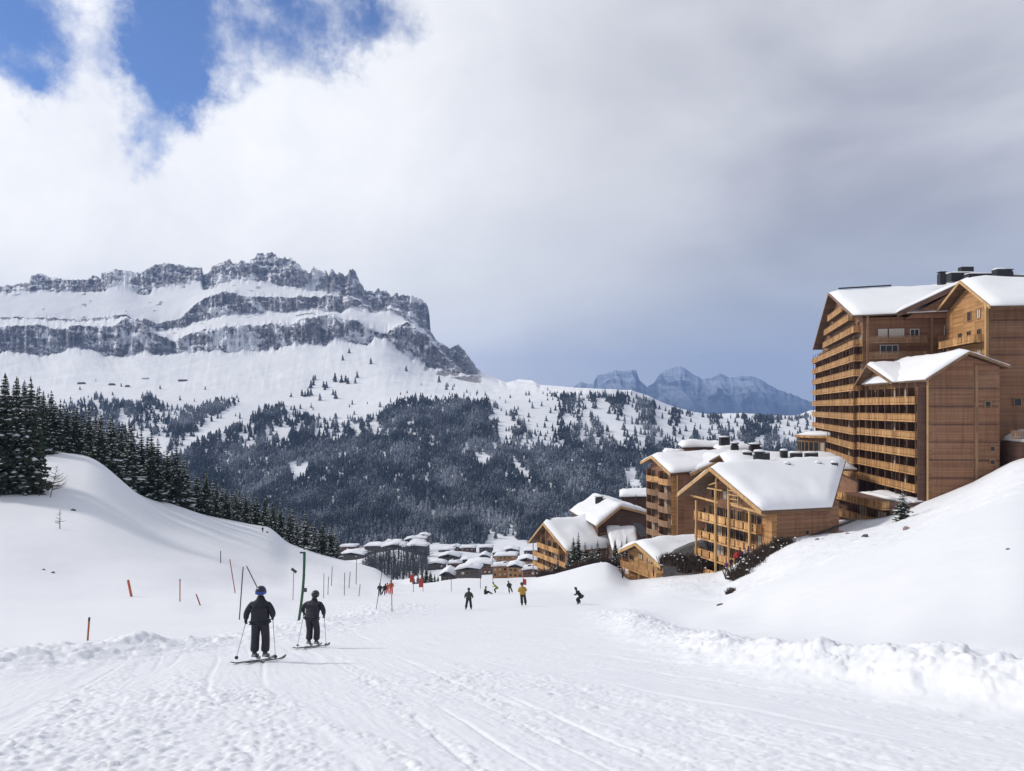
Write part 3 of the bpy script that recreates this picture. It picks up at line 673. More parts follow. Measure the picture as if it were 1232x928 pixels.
def roof(parent, Lf, Pf, Rf, Lb, Pb, Rb, seed=0, th=.55, t_=.28, fascia='beam', fh_=.55, mat_=None, name='roof', sn=True):
    """wooden roof deck, verge boards and snow"""
    dn = Vector((0, 0, -t_))
    q = MB(); A = [Lf, Pf, Rf, Rf+dn, Pf+dn, Lf+dn]; B = [Lb, Pb, Rb, Rb+dn, Pb+dn, Lb+dn]
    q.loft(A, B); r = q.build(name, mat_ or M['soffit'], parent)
    if fascia:
        f = MB(); out = (Lf-Lb).normalized()*.06
        for X, Y in ((Lf, Pf), (Pf, Rf)):
            f.loft([X+out, Y+out, Y+out+V3(0, 0, -fh_), X+out+V3(0, 0, -fh_)], [X+out*3.5, Y+out*3.5, Y+out*3.5+V3(0, 0, -fh_), X+out*3.5+V3(0, 0, -fh_)])
        f.build('verge_board', M[fascia], r)
    if sn:
        up = V3(0, 0, .004); snow_roof('roof_snow', r, Lf+up, Pf+up, Rf+up, Lb+up, Pb+up, Rb+up, th, seed=seed)
    return r
def gable_block(parent, A, B, zb, zeA, zeB, zp, sp, v, lenA, lenB, mt_, name='wall'):
    """walls below a gable: face from A to B (2-D), ridge at fraction sp, running back along v"""
    A3, B3 = V3(*A, 0), V3(*B, 0); pk = A3.lerp(B3, sp)
    z = lambda p, h: V3(p.x, p.y, h)
    ring = [z(A3, zb), z(A3, zeA), z(pk, zp), z(B3, zeB), z(B3, zb)]
    vv = V3(*v, 0); back = []
    for p in ring:
        f = 0 if (B3-A3).length == 0 else (V3(p.x, p.y, 0)-A3).length/(B3-A3).length
        back.append(p+vv*(lenA*(1-f)+lenB*f))
    return MB().loft(ring, back).build(name, mt_, parent)
_win_cache = {}
def window(parent, c, ux, n, wd, ht, frame_m='frame', mull=1, glow=False):
    """framed window; glass is a sub-part; meshes are shared between copies"""
    ux = Vector((ux[0], ux[1], 0)).normalized(); n = Vector((n[0], n[1], 0)).normalized()
    key = (round(wd, 2), round(ht, 2), frame_m, mull, round(ux.x, 3), round(ux.y, 3))
    if key not in _win_cache:
        q = MB(); fw = .12; uz = V3(0, 0, 1); o = V3(0, 0, 0)
        q.box(o-ux*(wd/2)+n*.05, fw, .14, ht+fw, ux, n, uz) if False else None
        for sx in (-1, 1):
            q.box(V3(0, 0, -(ht)/2)+ux*(sx*(wd-fw)/2)+n*.05+V3(0, 0, ht/2), fw, .14, ht, ux, n, uz)
        for sz in (-1, 1): q.box(ux*0+n*.05+V3(0, 0, sz*(ht-fw)/2), wd-2*fw-.004, .14, fw, ux, n, uz)
        for k in range(mull):
            q.box(n*.05+ux*(wd*((k+1)/(mull+1)-.5)), .08, .10, ht-2*fw-.004, ux, n, uz)
        me1 = bpy.data.meshes.new('window'); me1.from_pydata([tuple(v_) for v_ in q.v], [], q.f); me1.materials.append(M[frame_m])
        g = MB().box(n*.015, wd-2*fw, .02, ht-2*fw, ux, n, uz)
        me2 = bpy.data.meshes.new('pane'); me2.from_pydata([tuple(v_) for v_ in g.v], [], g.f); me2.materials.append(M['glass'])
        me3 = me2.copy(); me3.materials.clear(); me3.materials.append(M['curtain']); me2 = (me2, me2, me2, me3)
        _win_cache[key] = (me1, me2)
    me1, me2 = _win_cache[key]; me2 = me2[random.randrange(4)]
    f = bpy.data.objects.new('window', me1); COL.objects.link(f); f.parent = parent; f.location = Vector(c)-parent_loc(parent)
    p = bpy.data.objects.new('pane', me2); COL.objects.link(p); p.parent = f
    return f
def balcony(parent, A, B, n, z, depth=1.5, rail_h=1.05, mt_='rail', board=.34, gap=.085, seed=0, posts=True, end=True, panelled=False):
    """slab with a boarded railing along A-B, standing out along n"""
    A, B = V3(*A, z), V3(*B, z); n = V3(n[0], n[1], 0).normalized(); u = (B-A).normalized(); Ln = (B-A).length
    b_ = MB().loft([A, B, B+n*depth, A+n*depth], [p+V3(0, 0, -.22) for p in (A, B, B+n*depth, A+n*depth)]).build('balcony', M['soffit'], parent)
    q = MB(); rs = random.Random(seed*31+int(abs(z)*10)); x = 0.0
    def run(O, dirv, length):
        x = 0.04
        step = 2.2 if panelled else board
        while x < length-.08:
            w_ = min(step-(.35 if panelled else gap), length-x-.04); c_ = O+dirv*(x+w_/2)+V3(0, 0, .10+(rail_h-.22)/2)
            hh = rail_h-.22+rs.uniform(-.03, .03); nn = V3(dirv.y, -dirv.x, 0)
            q.box(c_-V3(0, 0, 0)+nn*rs.uniform(-.02, .02)-V3(0, 0, hh/2)+V3(0, 0, hh/2), w_, .05, hh, dirv, nn); x += step
        q.beam(O+dirv*0+V3(0, 0, rail_h-.02), O+dirv*length+V3(0, 0, rail_h-.02), .14, .09)
        q.beam(O+V3(0, 0, -.10)+V3(0, 0, .0), O+dirv*length+V3(0, 0, -.10), .10, .26)
    run(A+n*(depth-.05)+n*.08, u, Ln)
    if end: run(A+n*.04+u*.02, n, depth-.1); run(B+n*.04-u*.02, n, depth-.1)
    q.build('railing', M[mt_], b_)
    return b_
def chimney(parent, c, sx=1.0, sy=1.0, h=1.6, cap=True, snow=True, mt_='metal_dark', name='chimney'):
    c = Vector(c); q = MB().bb(c-V3(0, 0, .8), sx, sy, h+.8)
    if cap:
        q.bb(c+V3(0, 0, h), sx*.8, sy*.8, .35)
        q.bb(c+V3(0, 0, h+.35), sx*1.15, sy*1.15, .12)
    o = q.build(name, M[mt_], parent)
    if snow:
        top = c+V3(0, 0, h+(.47 if cap else 0)); s_ = MB(); ring = []
        N = 10
        lay = [(1.0, .004), (1.02, .16), (.8, .3), (.4, .36)]
        vs = []; fs = []
        for r_, z_ in lay:
            for k in range(N):
                a = 2*math.pi*k/N; ca, sa = math.cos(a), math.sin(a); mx = max(abs(ca), abs(sa))**.6
                vs.append(top+V3(ca/mx*sx*.54*r_, sa/mx*sy*.54*r_, z_))
        for i in range(len(lay)-1):
            for k in range(N): fs.append([i*N+k, i*N+(k+1) % N, (i+1)*N+(k+1) % N, (i+1)*N+k])
        fs.append([i for i in range(N)][::-1]); fs.append([(len(lay)-1)*N+k for k in range(N)])
        s_.add(vs, fs).build('snow_cap', M['roof_snow'], o, True)
    return o
def unit(a, b):
    v = Vector((b[0]-a[0], b[1]-a[1])); return v.normalized()
def xy(px, d): return ((px-CX)/FPX*d, d)

def facade(parent, A, B, n, z0, storeys, fh=2.8, depth=1.5, win_every=3.4, mt_='rail', seed=0, wd=2.0, skip=(), frame='frame', posts=0, panelled=False, proud=0.):
    """storeys of balconies with glazing behind them; z0 is the lowest floor level"""
    u = unit(A, B); Ln = (Vector(B)-Vector(A)).length; nv = Vector(n).normalized()
    for s_ in range(storeys):
        if s_ in skip: continue
        z = z0+s_*fh
        balcony(parent, A, B, n, z, depth, mt_=mt_, seed=seed+s_, panelled=panelled)
        k = max(1, int(Ln/win_every)); rs = random.Random(seed*7+s_)
        for i in range(k):
            f = (i+.5)/k; c = Vector(A)+(Vector(B)-Vector(A))*f
            window(parent, V3(c.x+nv.x*proud, c.y+nv.y*proud, z+1.18), u, nv, wd if rs.random() > .15 else 1.4, 2.25, frame, 1)
    if posts:
        q_m = []
        for i in range(posts+1):
            f = i/posts; c = Vector(A)+(Vector(B)-Vector(A))*f+nv*(depth-.25)
            q = MB().bb(V3(c.x, c.y, z0-.5), .24, .24, fh*(storeys-1)+3.2+.5, V3(u.x, u.y, 0), V3(nv.x, nv.y, 0))
            q.build('post', M['beam'], parent)

# ------------------------------------------------------------------ big stepped apartment building, right
A0 = (65.2, 125.0)                                   # nearest corner of the front wing
FE = (67.3, 152.0)                                   # far end of its balcony front
BTc = (66.6, 151.0); BTe = (82.6, 216.0)             # the high rear wing
big = empty('apartment_building', (72, 140, -16), 'tall brown timber apartment building with rows of golden balconies at the right edge', 'apartment building')
uF = unit(A0, FE); vF = Vector((uF.y, -uF.x)); nF = -vF
# front wing walls: cross gable, one towards the run, one towards the camera
zb = -18.0
ex = lambda p, v, k: (p[0]+v[0]*k, p[1]+v[1]*k)
C1 = ex(A0, vF, 10.7)
ring0 = [V3(*A0, zb), V3(*C1, zb), V3(*C1, 6.3), V3(*ex(A0, vF, 5.6), 8.1), V3(*A0, 4.1)]
back = V3(uF.x, uF.y, 0)*27
MB().loft(ring0, [p+back for p in ring0]).build('front_wing_wall', M['siding'], big)
# side gable towards the run: ridge crosses
gA, gB, gP = ex(A0, uF, 12.0), ex(A0, uF, 27.6), ex(A0, uF, 21.0)
ringg = [V3(*gA, 3.0), V3(*gB, 3.6), V3(*gP, 7.3)]
MB().loft([p+V3(nF.x, nF.y, 0)*.02 for p in ringg], [p+V3(vF.x, vF.y, 0)*9 for p in ringg]).build('gable_wall', M['siding_gold'], big)
# roofs of the front wing
o1 = V3(-uF.x, -uF.y, 0)*1.2
Lf = V3(*ex(A0, vF, -1.0), 4.25)+o1; Pf = V3(*ex(A0, vF, 5.6), 8.6)+o1; Rf = V3(*ex(A0, vF, 11.7), 6.3)+o1
bk = back+V3(uF.x, uF.y, 0)*2.4
roof(big, Lf, Pf, Rf, Lf+bk, Pf+bk, Rf+bk, 3, .65, name='front_wing_roof', fascia='rail_grey', fh_=.38)
gv = V3(vF.x, vF.y, 0)
ou = V3(nF.x, nF.y, 0)*1.9
gLf = V3(*ex(A0, uF, 29.2), 3.0)+ou; gPf = V3(*ex(A0, uF, 20.8), 7.75)+ou; gRf = V3(*ex(A0, uF, 9.0), 4.15)+ou
roof(big, gLf, gPf, gRf, gLf+gv*9.0, gPf+gv*9.0, gRf+gv*9.0, 4, .6, name='side_gable_roof', fascia='rail_grey', fh_=.38)
# balconies of the front wing (levels are 2.8 m apart)
zl = [-14.0+2.8*k-.0 for k in range(6)]
facade(big, ex(A0, uF, .9), ex(A0, uF, 26.6), nF, -13.35, 6, 2.8, 1.6, 3.0, seed=11, posts=0, wd=2.7)
for k in range(7):                                   # short dividing walls between the flats
    q = MB()
    c = ex(A0, uF, .5+k*4.35); q.bb(V3(*ex(c, nF, .72), -16), .12, 1.40, 19.2, V3(uF.x, uF.y, 0), V3(nF.x, nF.y, 0)); q.build('dividing_wall', M['siding_dark'], big)
MB().bb(V3(*ex(ex(A0, uF, -.02), nF, .1), -17), .2, .2, 21.2).build('corner_post', M['beam'], big)
# side wall details
for (px, py, wd, ht) in ((1185.5, 487, 1.0, 1.2), (1192, 540, .9, .9), (1192, 556, .9, .9)):
    d = 124.95 if px < 1182 else 124.9; x = (px-CX)/FPX*d
    p = ex(A0, vF, (x-A0[0])/vF.x) if px < 1210 else None
    p = ex(A0, vF, min((x-A0[0])/vF.x, 9.6)); window(big, V3(p[0], p[1]-.03, (HY-py)/FPX*p[1]), vF, (-uF.x, -uF.y), wd, ht, 'frame', 0)
MB().bb(V3(*ex(ex(A0, vF, 7.2), -uF, .06), -17), .5, .1, 23.6, V3(vF.x, vF.y, 0), V3(uF.x, uF.y, 0)).build('cladding_strip', M['rail_grey'], big)
# ---- upper right wing (its gable looks to the run)
S0 = (77.6, 130.2); S1 = (80.4, 148.0); uS = unit(S0, S1); vS = Vector((uS.y, -uS.x)); nS = -vS
g = gable_block(big, S0, S1, zb, 16.9, 17.2, 21.3, .38, vS, 34, 34, M['siding'], 'upper_wing_wall')
oS = V3(nS.x, nS.y, 0)*1.6; bS = V3(vS.x, vS.y, 0)*36
Lr = V3(*ex(S0, uS, -5.2), 15.9)+oS; Pr = V3(*ex(S0, uS, 6.8), 21.75)+oS; Rr = V3(*ex(S0, uS, 19.3), 17.3)+oS
roof(big, Rr, Pr, Lr, Rr+bS, Pr+bS, Lr+bS, 6, .7, name='upper_wing_roof', fh_=.45)
MB().add([V3(*ex(ex(S0, uS, .05), nS, .04), z_) for z_ in (6.0, 17)]+[V3(*ex(ex(S1, uS, -.1), nS, .04), z_) for z_ in (17.2, 6.0)]+[V3(*ex(ex(S0, uS, 6.8), nS, .04), 20.9)], [[0, 1, 4, 2, 3]]).build('sunlit_tone_cladding', M['siding_gold'], big)  # thin golden sheet, the sunlight on this gable put into its colour
for z_ in (7.6, 10.9):
    balcony(big, ex(S0, uS, .8), ex(S0, uS, 16.5), nS, z_, 1.7, seed=int(z_*3))
for z_, kk in ((8.8, (3.0, 7.2, 11)), (12.1, (3.0, 7.2, 11)), (15.6, (3.2, 7.0))):
    for k in kk: window(big, V3(*ex(ex(S0, uS, k), nS, .06), z_), uS, nS, 1.6, 2.0 if z_ < 15 else 1.7, 'frame', 1)
MB().bb(V3(*ex(S0, nS, .15), 6), .45, .45, 11.4).build('corner_post', M['beam'], big)
for px, py in ((1221, 484),):
    d = 130; window(big, V3((px-CX)/FPX*d, 130.1-.1-((px-CX)/FPX*d-77.6)*.157, (HY-py)/FPX*d), vS, (-uS.x, -uS.y), 1.2, 1.4, 'frame', 0)
# side porch with snow, right edge
pp = V3(79.5, 124.4, -7.4)
MB().bb(pp+V3(1.2, 0, -6.2), 6.0, 5.0, 8.2).build('porch', M['siding_dark'], big)
bq = balcony(big, (76.2, 121.95), (82.4, 121.95), (0, -1), -4.6, 1.2, mt_='rail_grey', seed=91)
snow_roof('porch_snow', big, V3(78.2, 121.9, -3.0)+V3(-.2, 0, -2.4), V3(80.5, 121.9, -4.2), V3(83.5, 121.9, -4.6), V3(78.0, 127, -5.3), V3(80.5, 127, -4.1), V3(83.5, 127, -4.4), .6, seed=9)
# ---- high rear wing
uB = unit(BTc, BTe); vB = Vector((uB.y, -uB.x)); nB_ = -vB; LB_ = (Vector(BTe)-Vector(BTc)).length
eA, eB = ex(BTc, uB, 1.0), ex(BTc, uB, 56.0)
gable_block(big, eA, eB, -24, 17.0, 16.6, 25.2, .54, vB, 30, 26, M['siding'], 'rear_wing_wall')
# tail of the rear wing below the gable
MB().loft([V3(*eB, -26), V3(*BTe, -26), V3(*BTe, 12.4), V3(*eB, 13.6)], [V3(*ex(p, vB, 20), z_) for p, z_ in ((eB, -26), (BTe, -26), (BTe, 12.4), (eB, 13.6))]).build('rear_tail_wall', M['siding'], big)
oB = V3(nB_.x, nB_.y, 0)*2.0; bB = V3(vB.x, vB.y, 0)
Lq = V3(*ex(BTc, uB, 58), 15.2)+oB; Pq = V3(*ex(BTc, uB, 30.5), 25.9)+oB; Rq = V3(*ex(BTc, uB, -.6), 17.35)+oB
Bk_R = Rq+bB*8.0; Bk_P = Pq+bB*34+V3(0, 0, .8); Bk_L = Lq+bB*34
roof(big, Lq, Pq, Rq, Bk_L, Bk_P, Rq+bB*34+V3(0, 0, .6), 8, .7, name='rear_wing_roof', fascia='rail_grey', fh_=.38)
# second gable of the rear wing, towards the camera
cg0, cg1 = ex(BTc, vB, 7.0), ex(BTc, vB, 29.0)
ringc = [V3(*cg0, 16.5), V3(*cg1, 16.5), V3(*ex(BTc, vB, 17.6), 22.6)]
MB().loft([p-V3(uB.x, uB.y, 0)*.4 for p in ringc], [p+V3(uB.x, uB.y, 0)*26 for p in ringc]).build('rear_gable_wall', M['siding'], big)
cL = V3(*ex(BTc, vB, 5.4), 17.55); cP = V3(*ex(BTc, vB, 17.6), 23.4); cR = V3(*ex(BTc, vB, 31), 17.6); of = -V3(uB.x, uB.y, 0)*1.8; bf = V3(uB.x, uB.y, 0)*30
roof(big, cL+of, cP+of, cR+of, cL+bf, cP+bf+V3(0, 0, .3), cR+bf, 12, .6, name='rear_gable_roof', mat_=M['siding_dark'], fascia=False)
vbm = MB()
for X, Y in ((cL, cP), (cP, cR)):
    q0, q1 = X+of*1.06, Y+of*1.06
    vbm.loft([q0, q1, q1-V3(0, 0, .9), q0-V3(0, 0, .9)], [p+of*.12 for p in (q0, q1, q1-V3(0, 0, .9), q0-V3(0, 0, .9))])
vbm.build('verge_board', M['siding_dark'], big)
# balconies of the rear wing
for k in range(10):
    z_ = -14.0+2.8*k-.35+.9
    a_, b_2 = (.6, 63.5)
    if k == 9: a_, b_2 = (.6, 63.8)
    A_, B_ = ex(BTc, uB, a_), ex(BTc, uB, b_2)
    balcony(big, A_, B_, nB_, z_, 1.7, mt_='rail', seed=200+k)
    for i in range(14):
        f = (i+.5)/14; c = Vector(A_)+(Vector(B_)-Vector(A_))*f
        window(big, V3(c.x, c.y, z_+1.15), uB, nB_, 3.6, 2.2, 'frame', 3)
for z_, a_, b_2 in ((14.9-.2, 3, 46), (17.6, 9, 44), (20.4, 17, 38)):
    balcony(big, ex(BTc, uB, a_), ex(BTc, uB, b_2), nB_, z_, 1.3, seed=int(z_*9))
    n_ = int((b_2-a_)/4.2)
    for i in range(n_):
        c = ex(BTc, uB, a_+(i+.5)*(b_2-a_)/n_); window(big, V3(c[0], c[1], z_+1.1), uB, nB_, 2.0, 2.0, 'frame', 1)
for k in range(5):
    c = ex(BTc, uB, 4+k*13.5); MB().bb(V3(*ex(c, nB_, .8), -14), .14, 1.5, 26.5, V3(uB.x, uB.y, 0), V3(nB_.x, nB_.y, 0)).build('dividing_wall', M['siding_dark'], big)
# camera side of the rear wing: recessed loggias, windows
mB = (-uB.x, -uB.y)
def onB(k, z_, out=.0): p = ex(BTc, vB, k); return V3(p[0]+mB[0]*out, p[1]+mB[1]*out, z_)
for z_ in (9.3, 12.2):
    balcony(big, ex(ex(BTc, vB, 1.0), mB, .4-1.0), ex(ex(BTc, vB, 10.8), mB, .4-1.0), mB, z_, 1.5, mt_='rail_grey', seed=300+int(z_))
    balcony(big, ex(ex(BTc, vB, 12.6), mB, .4-1.0), ex(ex(BTc, vB, 17.4), mB, .4-1.0), mB, z_, 1.3, mt_='rail_grey', seed=310+int(z_))
for k, z_, wd, m_ in ((3.4, 13.9, 1.6, 1), (5.8, 13.9, 2.6, 3), (8.9, 13.8, 1.6, 1), (15.2, 14.2, 2.6, 1), (4.5, 10.9, 3.2, 2), (14.8, 10.6, 2.2, 1), (4.4, 7.4, 2.4, 1), (9, 7.4, 2.4, 1)):
    c = onB(k, z_, -.55+.0); window(big, c, vB, mB, wd, 1.7, 'frame_white', m_)
for k in (.6, 11.6, 18.6): MB().bb(onB(k, 2, .25), .35, .35, 15.2, V3(vB.x, vB.y, 0), V3(uB.x, uB.y, 0)).build('post', M['rail_grey'], big)
# chimneys and plant on top
def on_view(px, py, d): return P(px, py, d)
chimney(big, on_view(1133, 338, 168), 1.3, 1.3, 1.4, True, False)
chimney(big, on_view(1158, 335, 170), 6.0, 2.2, 1.0, False, True); chimney(big, on_view(1162, 334, 172), 2.6, 1.5, 2.2, False, False)
chimney(big, on_view(1183, 335, 165), 7.0, 2.0, .8, False, True); chimney(big, on_view(1203, 335, 160), 2.3, 1.8, 1.7, False, True)
chimney(big, on_view(1213, 335, 160), 1.3, 1.3, 1.3, True, False); chimney(big, on_view(1230, 335, 160), 4.0, 1.2, .5, False, True)
# vent line along the far ridge
MB().beam(Pq+bB*2+V3(0, 0, .95), Pq+bB*13+V3(0, 0, 1.25), .35, .3).build('ridge_rail', M['metal_dark'], big)
# slim timber posts between the balconies
for k in range(9):
    c = ex(ex(A0, uF, 1.2+k*3.1), nF, 1.45); MB().bb(V3(*c, -13.3), .10, .10, 17.2, V3(uF.x, uF.y, 0), V3(nF.x, nF.y, 0)).build('post', M['rail_grey'], big)
for k in range(15):
    c = ex(ex(BTc, uB, 2+k*4.3), nB_, 1.5); MB().bb(V3(*c, -13.3), .12, .12, 27.0, V3(uB.x, uB.y, 0), V3(nB_.x, nB_.y, 0)).build('post', M['rail_grey'], big)
# storey boards on the blank side walls
for z_ in (-11.2, -8.4, -5.6, -2.8, 0, 2.8):
    MB().bb(V3(*ex(ex(A0, vF, 5.3), -uF, .05), z_), 10.4, .08, .22, V3(vF.x, vF.y, 0), V3(uF.x, uF.y, 0)).build('string_course', M['siding_dark'], big)
for z_ in (8.4, 11.2, 14.0):
    MB().bb(V3(*ex(ex(S0, vS, 17), -uS, .05), z_), 33, .08, .22, V3(vS.x, vS.y, 0), V3(uS.x, uS.y, 0)).build('string_course', M['siding_dark'], big)
# ---- terrace block at its foot
T0 = (57.6, 121.5); T1 = (57.0, 139.5); uT = unit(T0, T1); nT = Vector((-1, 0))
MB().loft([V3(57.6, 121.5, -20.5), V3(57, 139.5, -23), V3(66, 140.5, -23), V3(65.4, 125.4, -20.5)], [V3(57.6, 121.5, -14.9), V3(57, 139.5, -14.9), V3(66, 140.5, -14.9), V3(65.4, 125.4, -14.9)]).build('terrace_block', M['siding_dark'], big)
balcony(big, (57.6, 121.6), (57.0, 139.2), (-1, 0), -15.5, 1.3, mt_='rail', seed=401, panelled=True)
balcony(big, (57.6, 123.5), (57.1, 138.6), (-1, 0), -18.3, 1.3, mt_='rail', seed=402, panelled=True)
for z_ in (-14.2-2.9, -19.8):
    for i in range(5): window(big, V3(57.3, 123.5+i*3.3, z_), uT, (-1, 0), 2.6, 2.0, 'frame', 2)
snow_roof('terrace_snow', big, V3(60.5, 123.2, -14.88), V3(62.5, 124.2, -14.88), V3(65, 125.5, -14.88), V3(60.5, 139, -14.88), V3(62.5, 139.6, -14.88), V3(65.6, 140, -14.88), .35, seed=31)
MB().bb(V3(63.2, 122.9, -19.6), 3.6, 2.4, 4.2).build('concrete_plinth', M['concrete'], big)
# ---- low rounded annex at its far foot
ax = empty('annex', (75, 192, -14), 'low rounded timber annex with snowy rim at the far foot of the tall apartment building', 'annex')
cx, cy = 79.0, 194.0; ra_ = 9.0
ringb = [V3(cx+ra_*math.cos(a), cy+ra_*.9*math.sin(a), -20) for a in [math.pi*2*k/28 for k in range(28)]]
MB().loft(ringb, [p+V3(0, 0, 12.6) for p in ringb]).build('wall', M['rail_grey'], ax)
ringr = [V3(cx+(ra_+.9)*math.cos(a), cy+(ra_*.9+.9)*math.sin(a), -7.3) for a in [math.pi*2*k/28 for k in range(28)]]
MB().loft(ringr, [p+V3(0, 0, .55) for p in ringr]).build('rim_board', M['rail'], ax)
rt = [V3(cx+(ra_+.6)*math.cos(a), cy+(ra_*.9+.6)*math.sin(a), -6.74) for a in [math.pi*2*k/28 for k in range(28)]]
rt2 = [V3(cx+ra_*.7*math.cos(a), cy+ra_*.6*math.sin(a), -5.9) for a in [math.pi*2*k/28 for k in range(28)]]
MB().loft(rt, rt2).build('roof_snow', M['roof_snow'], ax, True)
for k in range(12):
    a = math.pi*(.75+.05*k+.02); nn = (math.cos(a), math.sin(a)); window(ax, V3(cx+ra_*nn[0], cy+ra_*.9*nn[1], -9.4), (-nn[1], nn[0]), nn, 1.3, 2.4, 'frame', 0)

# ------------------------------------------------------------------ large chalet with the big gable (centre right)
c1 = empty('chalet', (34, 118, -24), 'large wooden chalet with wide snowy roof and golden gable of four balconies, right of centre', 'chalet')
LA = (30.6, 126.3); RA = (36.4, 109.3); u1 = unit(LA, RA); v1 = Vector((-u1.y, u1.x)); n1_ = Vector((u1.y, -u1.x))
W1 = (Vector(RA)-Vector(LA)).length
zb1 = -28.5
ring = [V3(*LA, zb1), V3(*LA, -13.9), V3(*ex(LA, u1, W1*.33), -9.9), V3(*RA, -14.0), V3(*RA, zb1+4)]
lens = [18.5, 18.5, 18.5, 10.3, 10.3]
MB().loft([p for p in ring], [p+V3(v1.x, v1.y, 0)*l for p, l in zip(ring, lens)]).build('wall', M['siding'], c1)
# recessed glazing zone, lit framing
for k in range(5):
    z_ = -25.2+2.86*k-.1-.75
    if k < 4:
        balcony(c1, ex(LA, u1, -.2 if k != 3 else -.4), ex(LA, u1, W1-(2.3 if k > 1 else 7.5)), n1_, z_, 1.8, 1.15, 'rail', seed=500+k, panelled=True)
    nwin = 6 if k < 4 else 3
    for i in range(nwin):
        f = ((i+.5)/nwin*.86+.02) if k < 4 else (.16+.17*i)
        c = ex(ex(LA, u1, W1*f), n1_, .03); window(c1, V3(c[0], c[1], z_+1.2), u1, n1_, 2.1 if (i+k) % 3 else 1.3, 2.1 if k < 4 else 1.5, 'frame', 1 if i % 2 else 2)
for f in (.03, .33, .52, .80):
    c = ex(ex(LA, u1, W1*f), n1_, 2.0); top = -14.6 if f in (.03, .80) else (-12.4 if f == .33 else -12.9)
    MB().bb(V3(*c, -28.5+f*6), .26, .26, top+28.5-f*6, V3(u1.x, u1.y, 0), V3(n1_.x, n1_.y, 0)).build('post', M['beam'], c1)
# golden corner pier
pc = ex(LA, u1, W1-1.15); MB().bb(V3(*ex(pc, n1_, .45), -27), 2.2, .9, 12.6, V3(u1.x, u1.y, 0), V3(n1_.x, n1_.y, 0)).build('corner_pier', M['siding_gold'], c1)
# timber truss in the gable
tr = MB(); o_ = 1.9
def gpt(s_, z_, o=1.9): c = ex(ex(LA, u1, W1*s_), n1_, o); return V3(*c, z_)
tr.beam(gpt(-.06, -14.0), gpt(.36, -14.3), .22, .28); tr.beam(gpt(.33, -16), gpt(.33, -10.6), .24, .24)
tr.beam(gpt(.20, -12.4), gpt(.42, -12.4), .18, .2); tr.beam(gpt(.55, -14.2), gpt(.98, -14.6), .22, .3); tr.beam(gpt(.22, -11.9), gpt(.34, -11.3), .16, .18)
for z_ in (-12.2, -12.8, -13.4, -14.0): tr.beam(gpt(.50, z_), gpt(.64, z_), .12, .14)
for s_ in (.50, .64): tr.beam(gpt(s_, -14.6), gpt(s_, -11.7), .14, .14)
tr.build('gable_truss', M['beam'], c1)
of1 = V3(n1_.x, n1_.y, 0)*3.0; b1_ = V3(v1.x, v1.y, 0)
Lf = V3(*ex(LA, u1, -3.3), -13.9)+of1; Pf = V3(*ex(LA, u1, W1*.34), -9.0)+of1; Rf = V3(*ex(LA, u1, W1+.6), -14.0)+of1
roof(c1, Lf, Pf, Rf, Lf+b1_*27, Pf+b1_*25+V3(0, 0, .6), Rf+b1_*11.6, 20, .8, t_=.45, name='roof')
chimney(c1, Pf+b1_*8.5+V3(.6, 1.6, .4), 1.5, 1.2, 1.2, True, True)
for kx, dy_ in ((12.5, -1.6), (18.0, -1.9), (20.5, -2.6)):
    c = Pf+b1_*kx+V3(u1.x, u1.y, 0)*(-dy_)+V3(0, 0, -.1); chimney(c1, c, .9, .7, .45, False, True, name='vent_hood')
window(c1, V3(*ex(ex(RA, v1, 4.8), (u1.x, u1.y), .03), -17.4), v1, u1, .8, .8, 'frame', 0)
# retaining strip: pale soffit edge at the base of its long wall
MB().beam(V3(*ex(RA, u1, .4), -19.3), V3(*ex(ex(RA, v1, 13), u1, .4), -15.9), .3, .25).build('base_board', M['dark_trim'], c1)

# ------------------------------------------------------------------ building behind the chalet roof
c2 = empty('apartment_building', (48, 150, -22), 'mostly hidden building behind the large chalet, its wide snow-covered roof topped by dark vents', 'apartment building')
q0 = [V3(41, 142, -24), V3(58, 142, -24), V3(62, 158, -24), V3(41, 158, -24)]
MB().loft(q0, [p+V3(0, 0, 12.4) for p in q0]).build('wall', M['siding'], c2)
roof(c2, V3(38.5, 141, -11.1), V3(39, 150, -9.0), V3(39.5, 160, -10.8), V3(61, 141, -11.0), V3(61, 150, -9.0), V3(62, 160, -10.8), 22, .8, name='roof', fascia=None)
for px, py, d, sx in ((921, 546, 143, 1.3), (943, 543, 146, 1.2), (958, 546, 144, 2.0), (976, 546, 144, 2.2), (899, 545, 147, 1.6)):
    chimney(c2, on_view(px, py+3, d), sx, .9, .55, False, True, name='vent_hood')

# ------------------------------------------------------------------ narrow tower chalet with curved balconies
c3 = empty('apartment_building', (36, 170, -26), 'narrow brown six-storey timber block with rounded balconies, left of the large chalet', 'apartment building')
TA = (31.4, 180.5); TB = (34.0, 165.0); u3 = unit(TA, TB); v3 = Vector((-u3.y, u3.x)); n3 = Vector((u3.y, -u3.x)); W3 = (Vector(TB)-Vector(TA)).length
gable_block(c3, TA, TB, -32, -12.9, -13.9, -11.2, .35, v3, 17, 17, M['siding'], 'wall')
of3 = V3(n3.x, n3.y, 0)*1.6; b3 = V3(v3.x, v3.y, 0)
Lf = V3(*ex(TA, u3, -2.2), -12.5)+of3; Pf = V3(*ex(TA, u3, W3*.33), -10.7)+of3; Rf = V3(*ex(TB, u3, .9), -13.6)+of3
roof(c3, Lf, Pf, Rf, Lf+b3*20, Pf+b3*20+V3(0, 0, .9), Rf+b3*20+V3(0, 0, 1.6), 30, .75, name='roof')
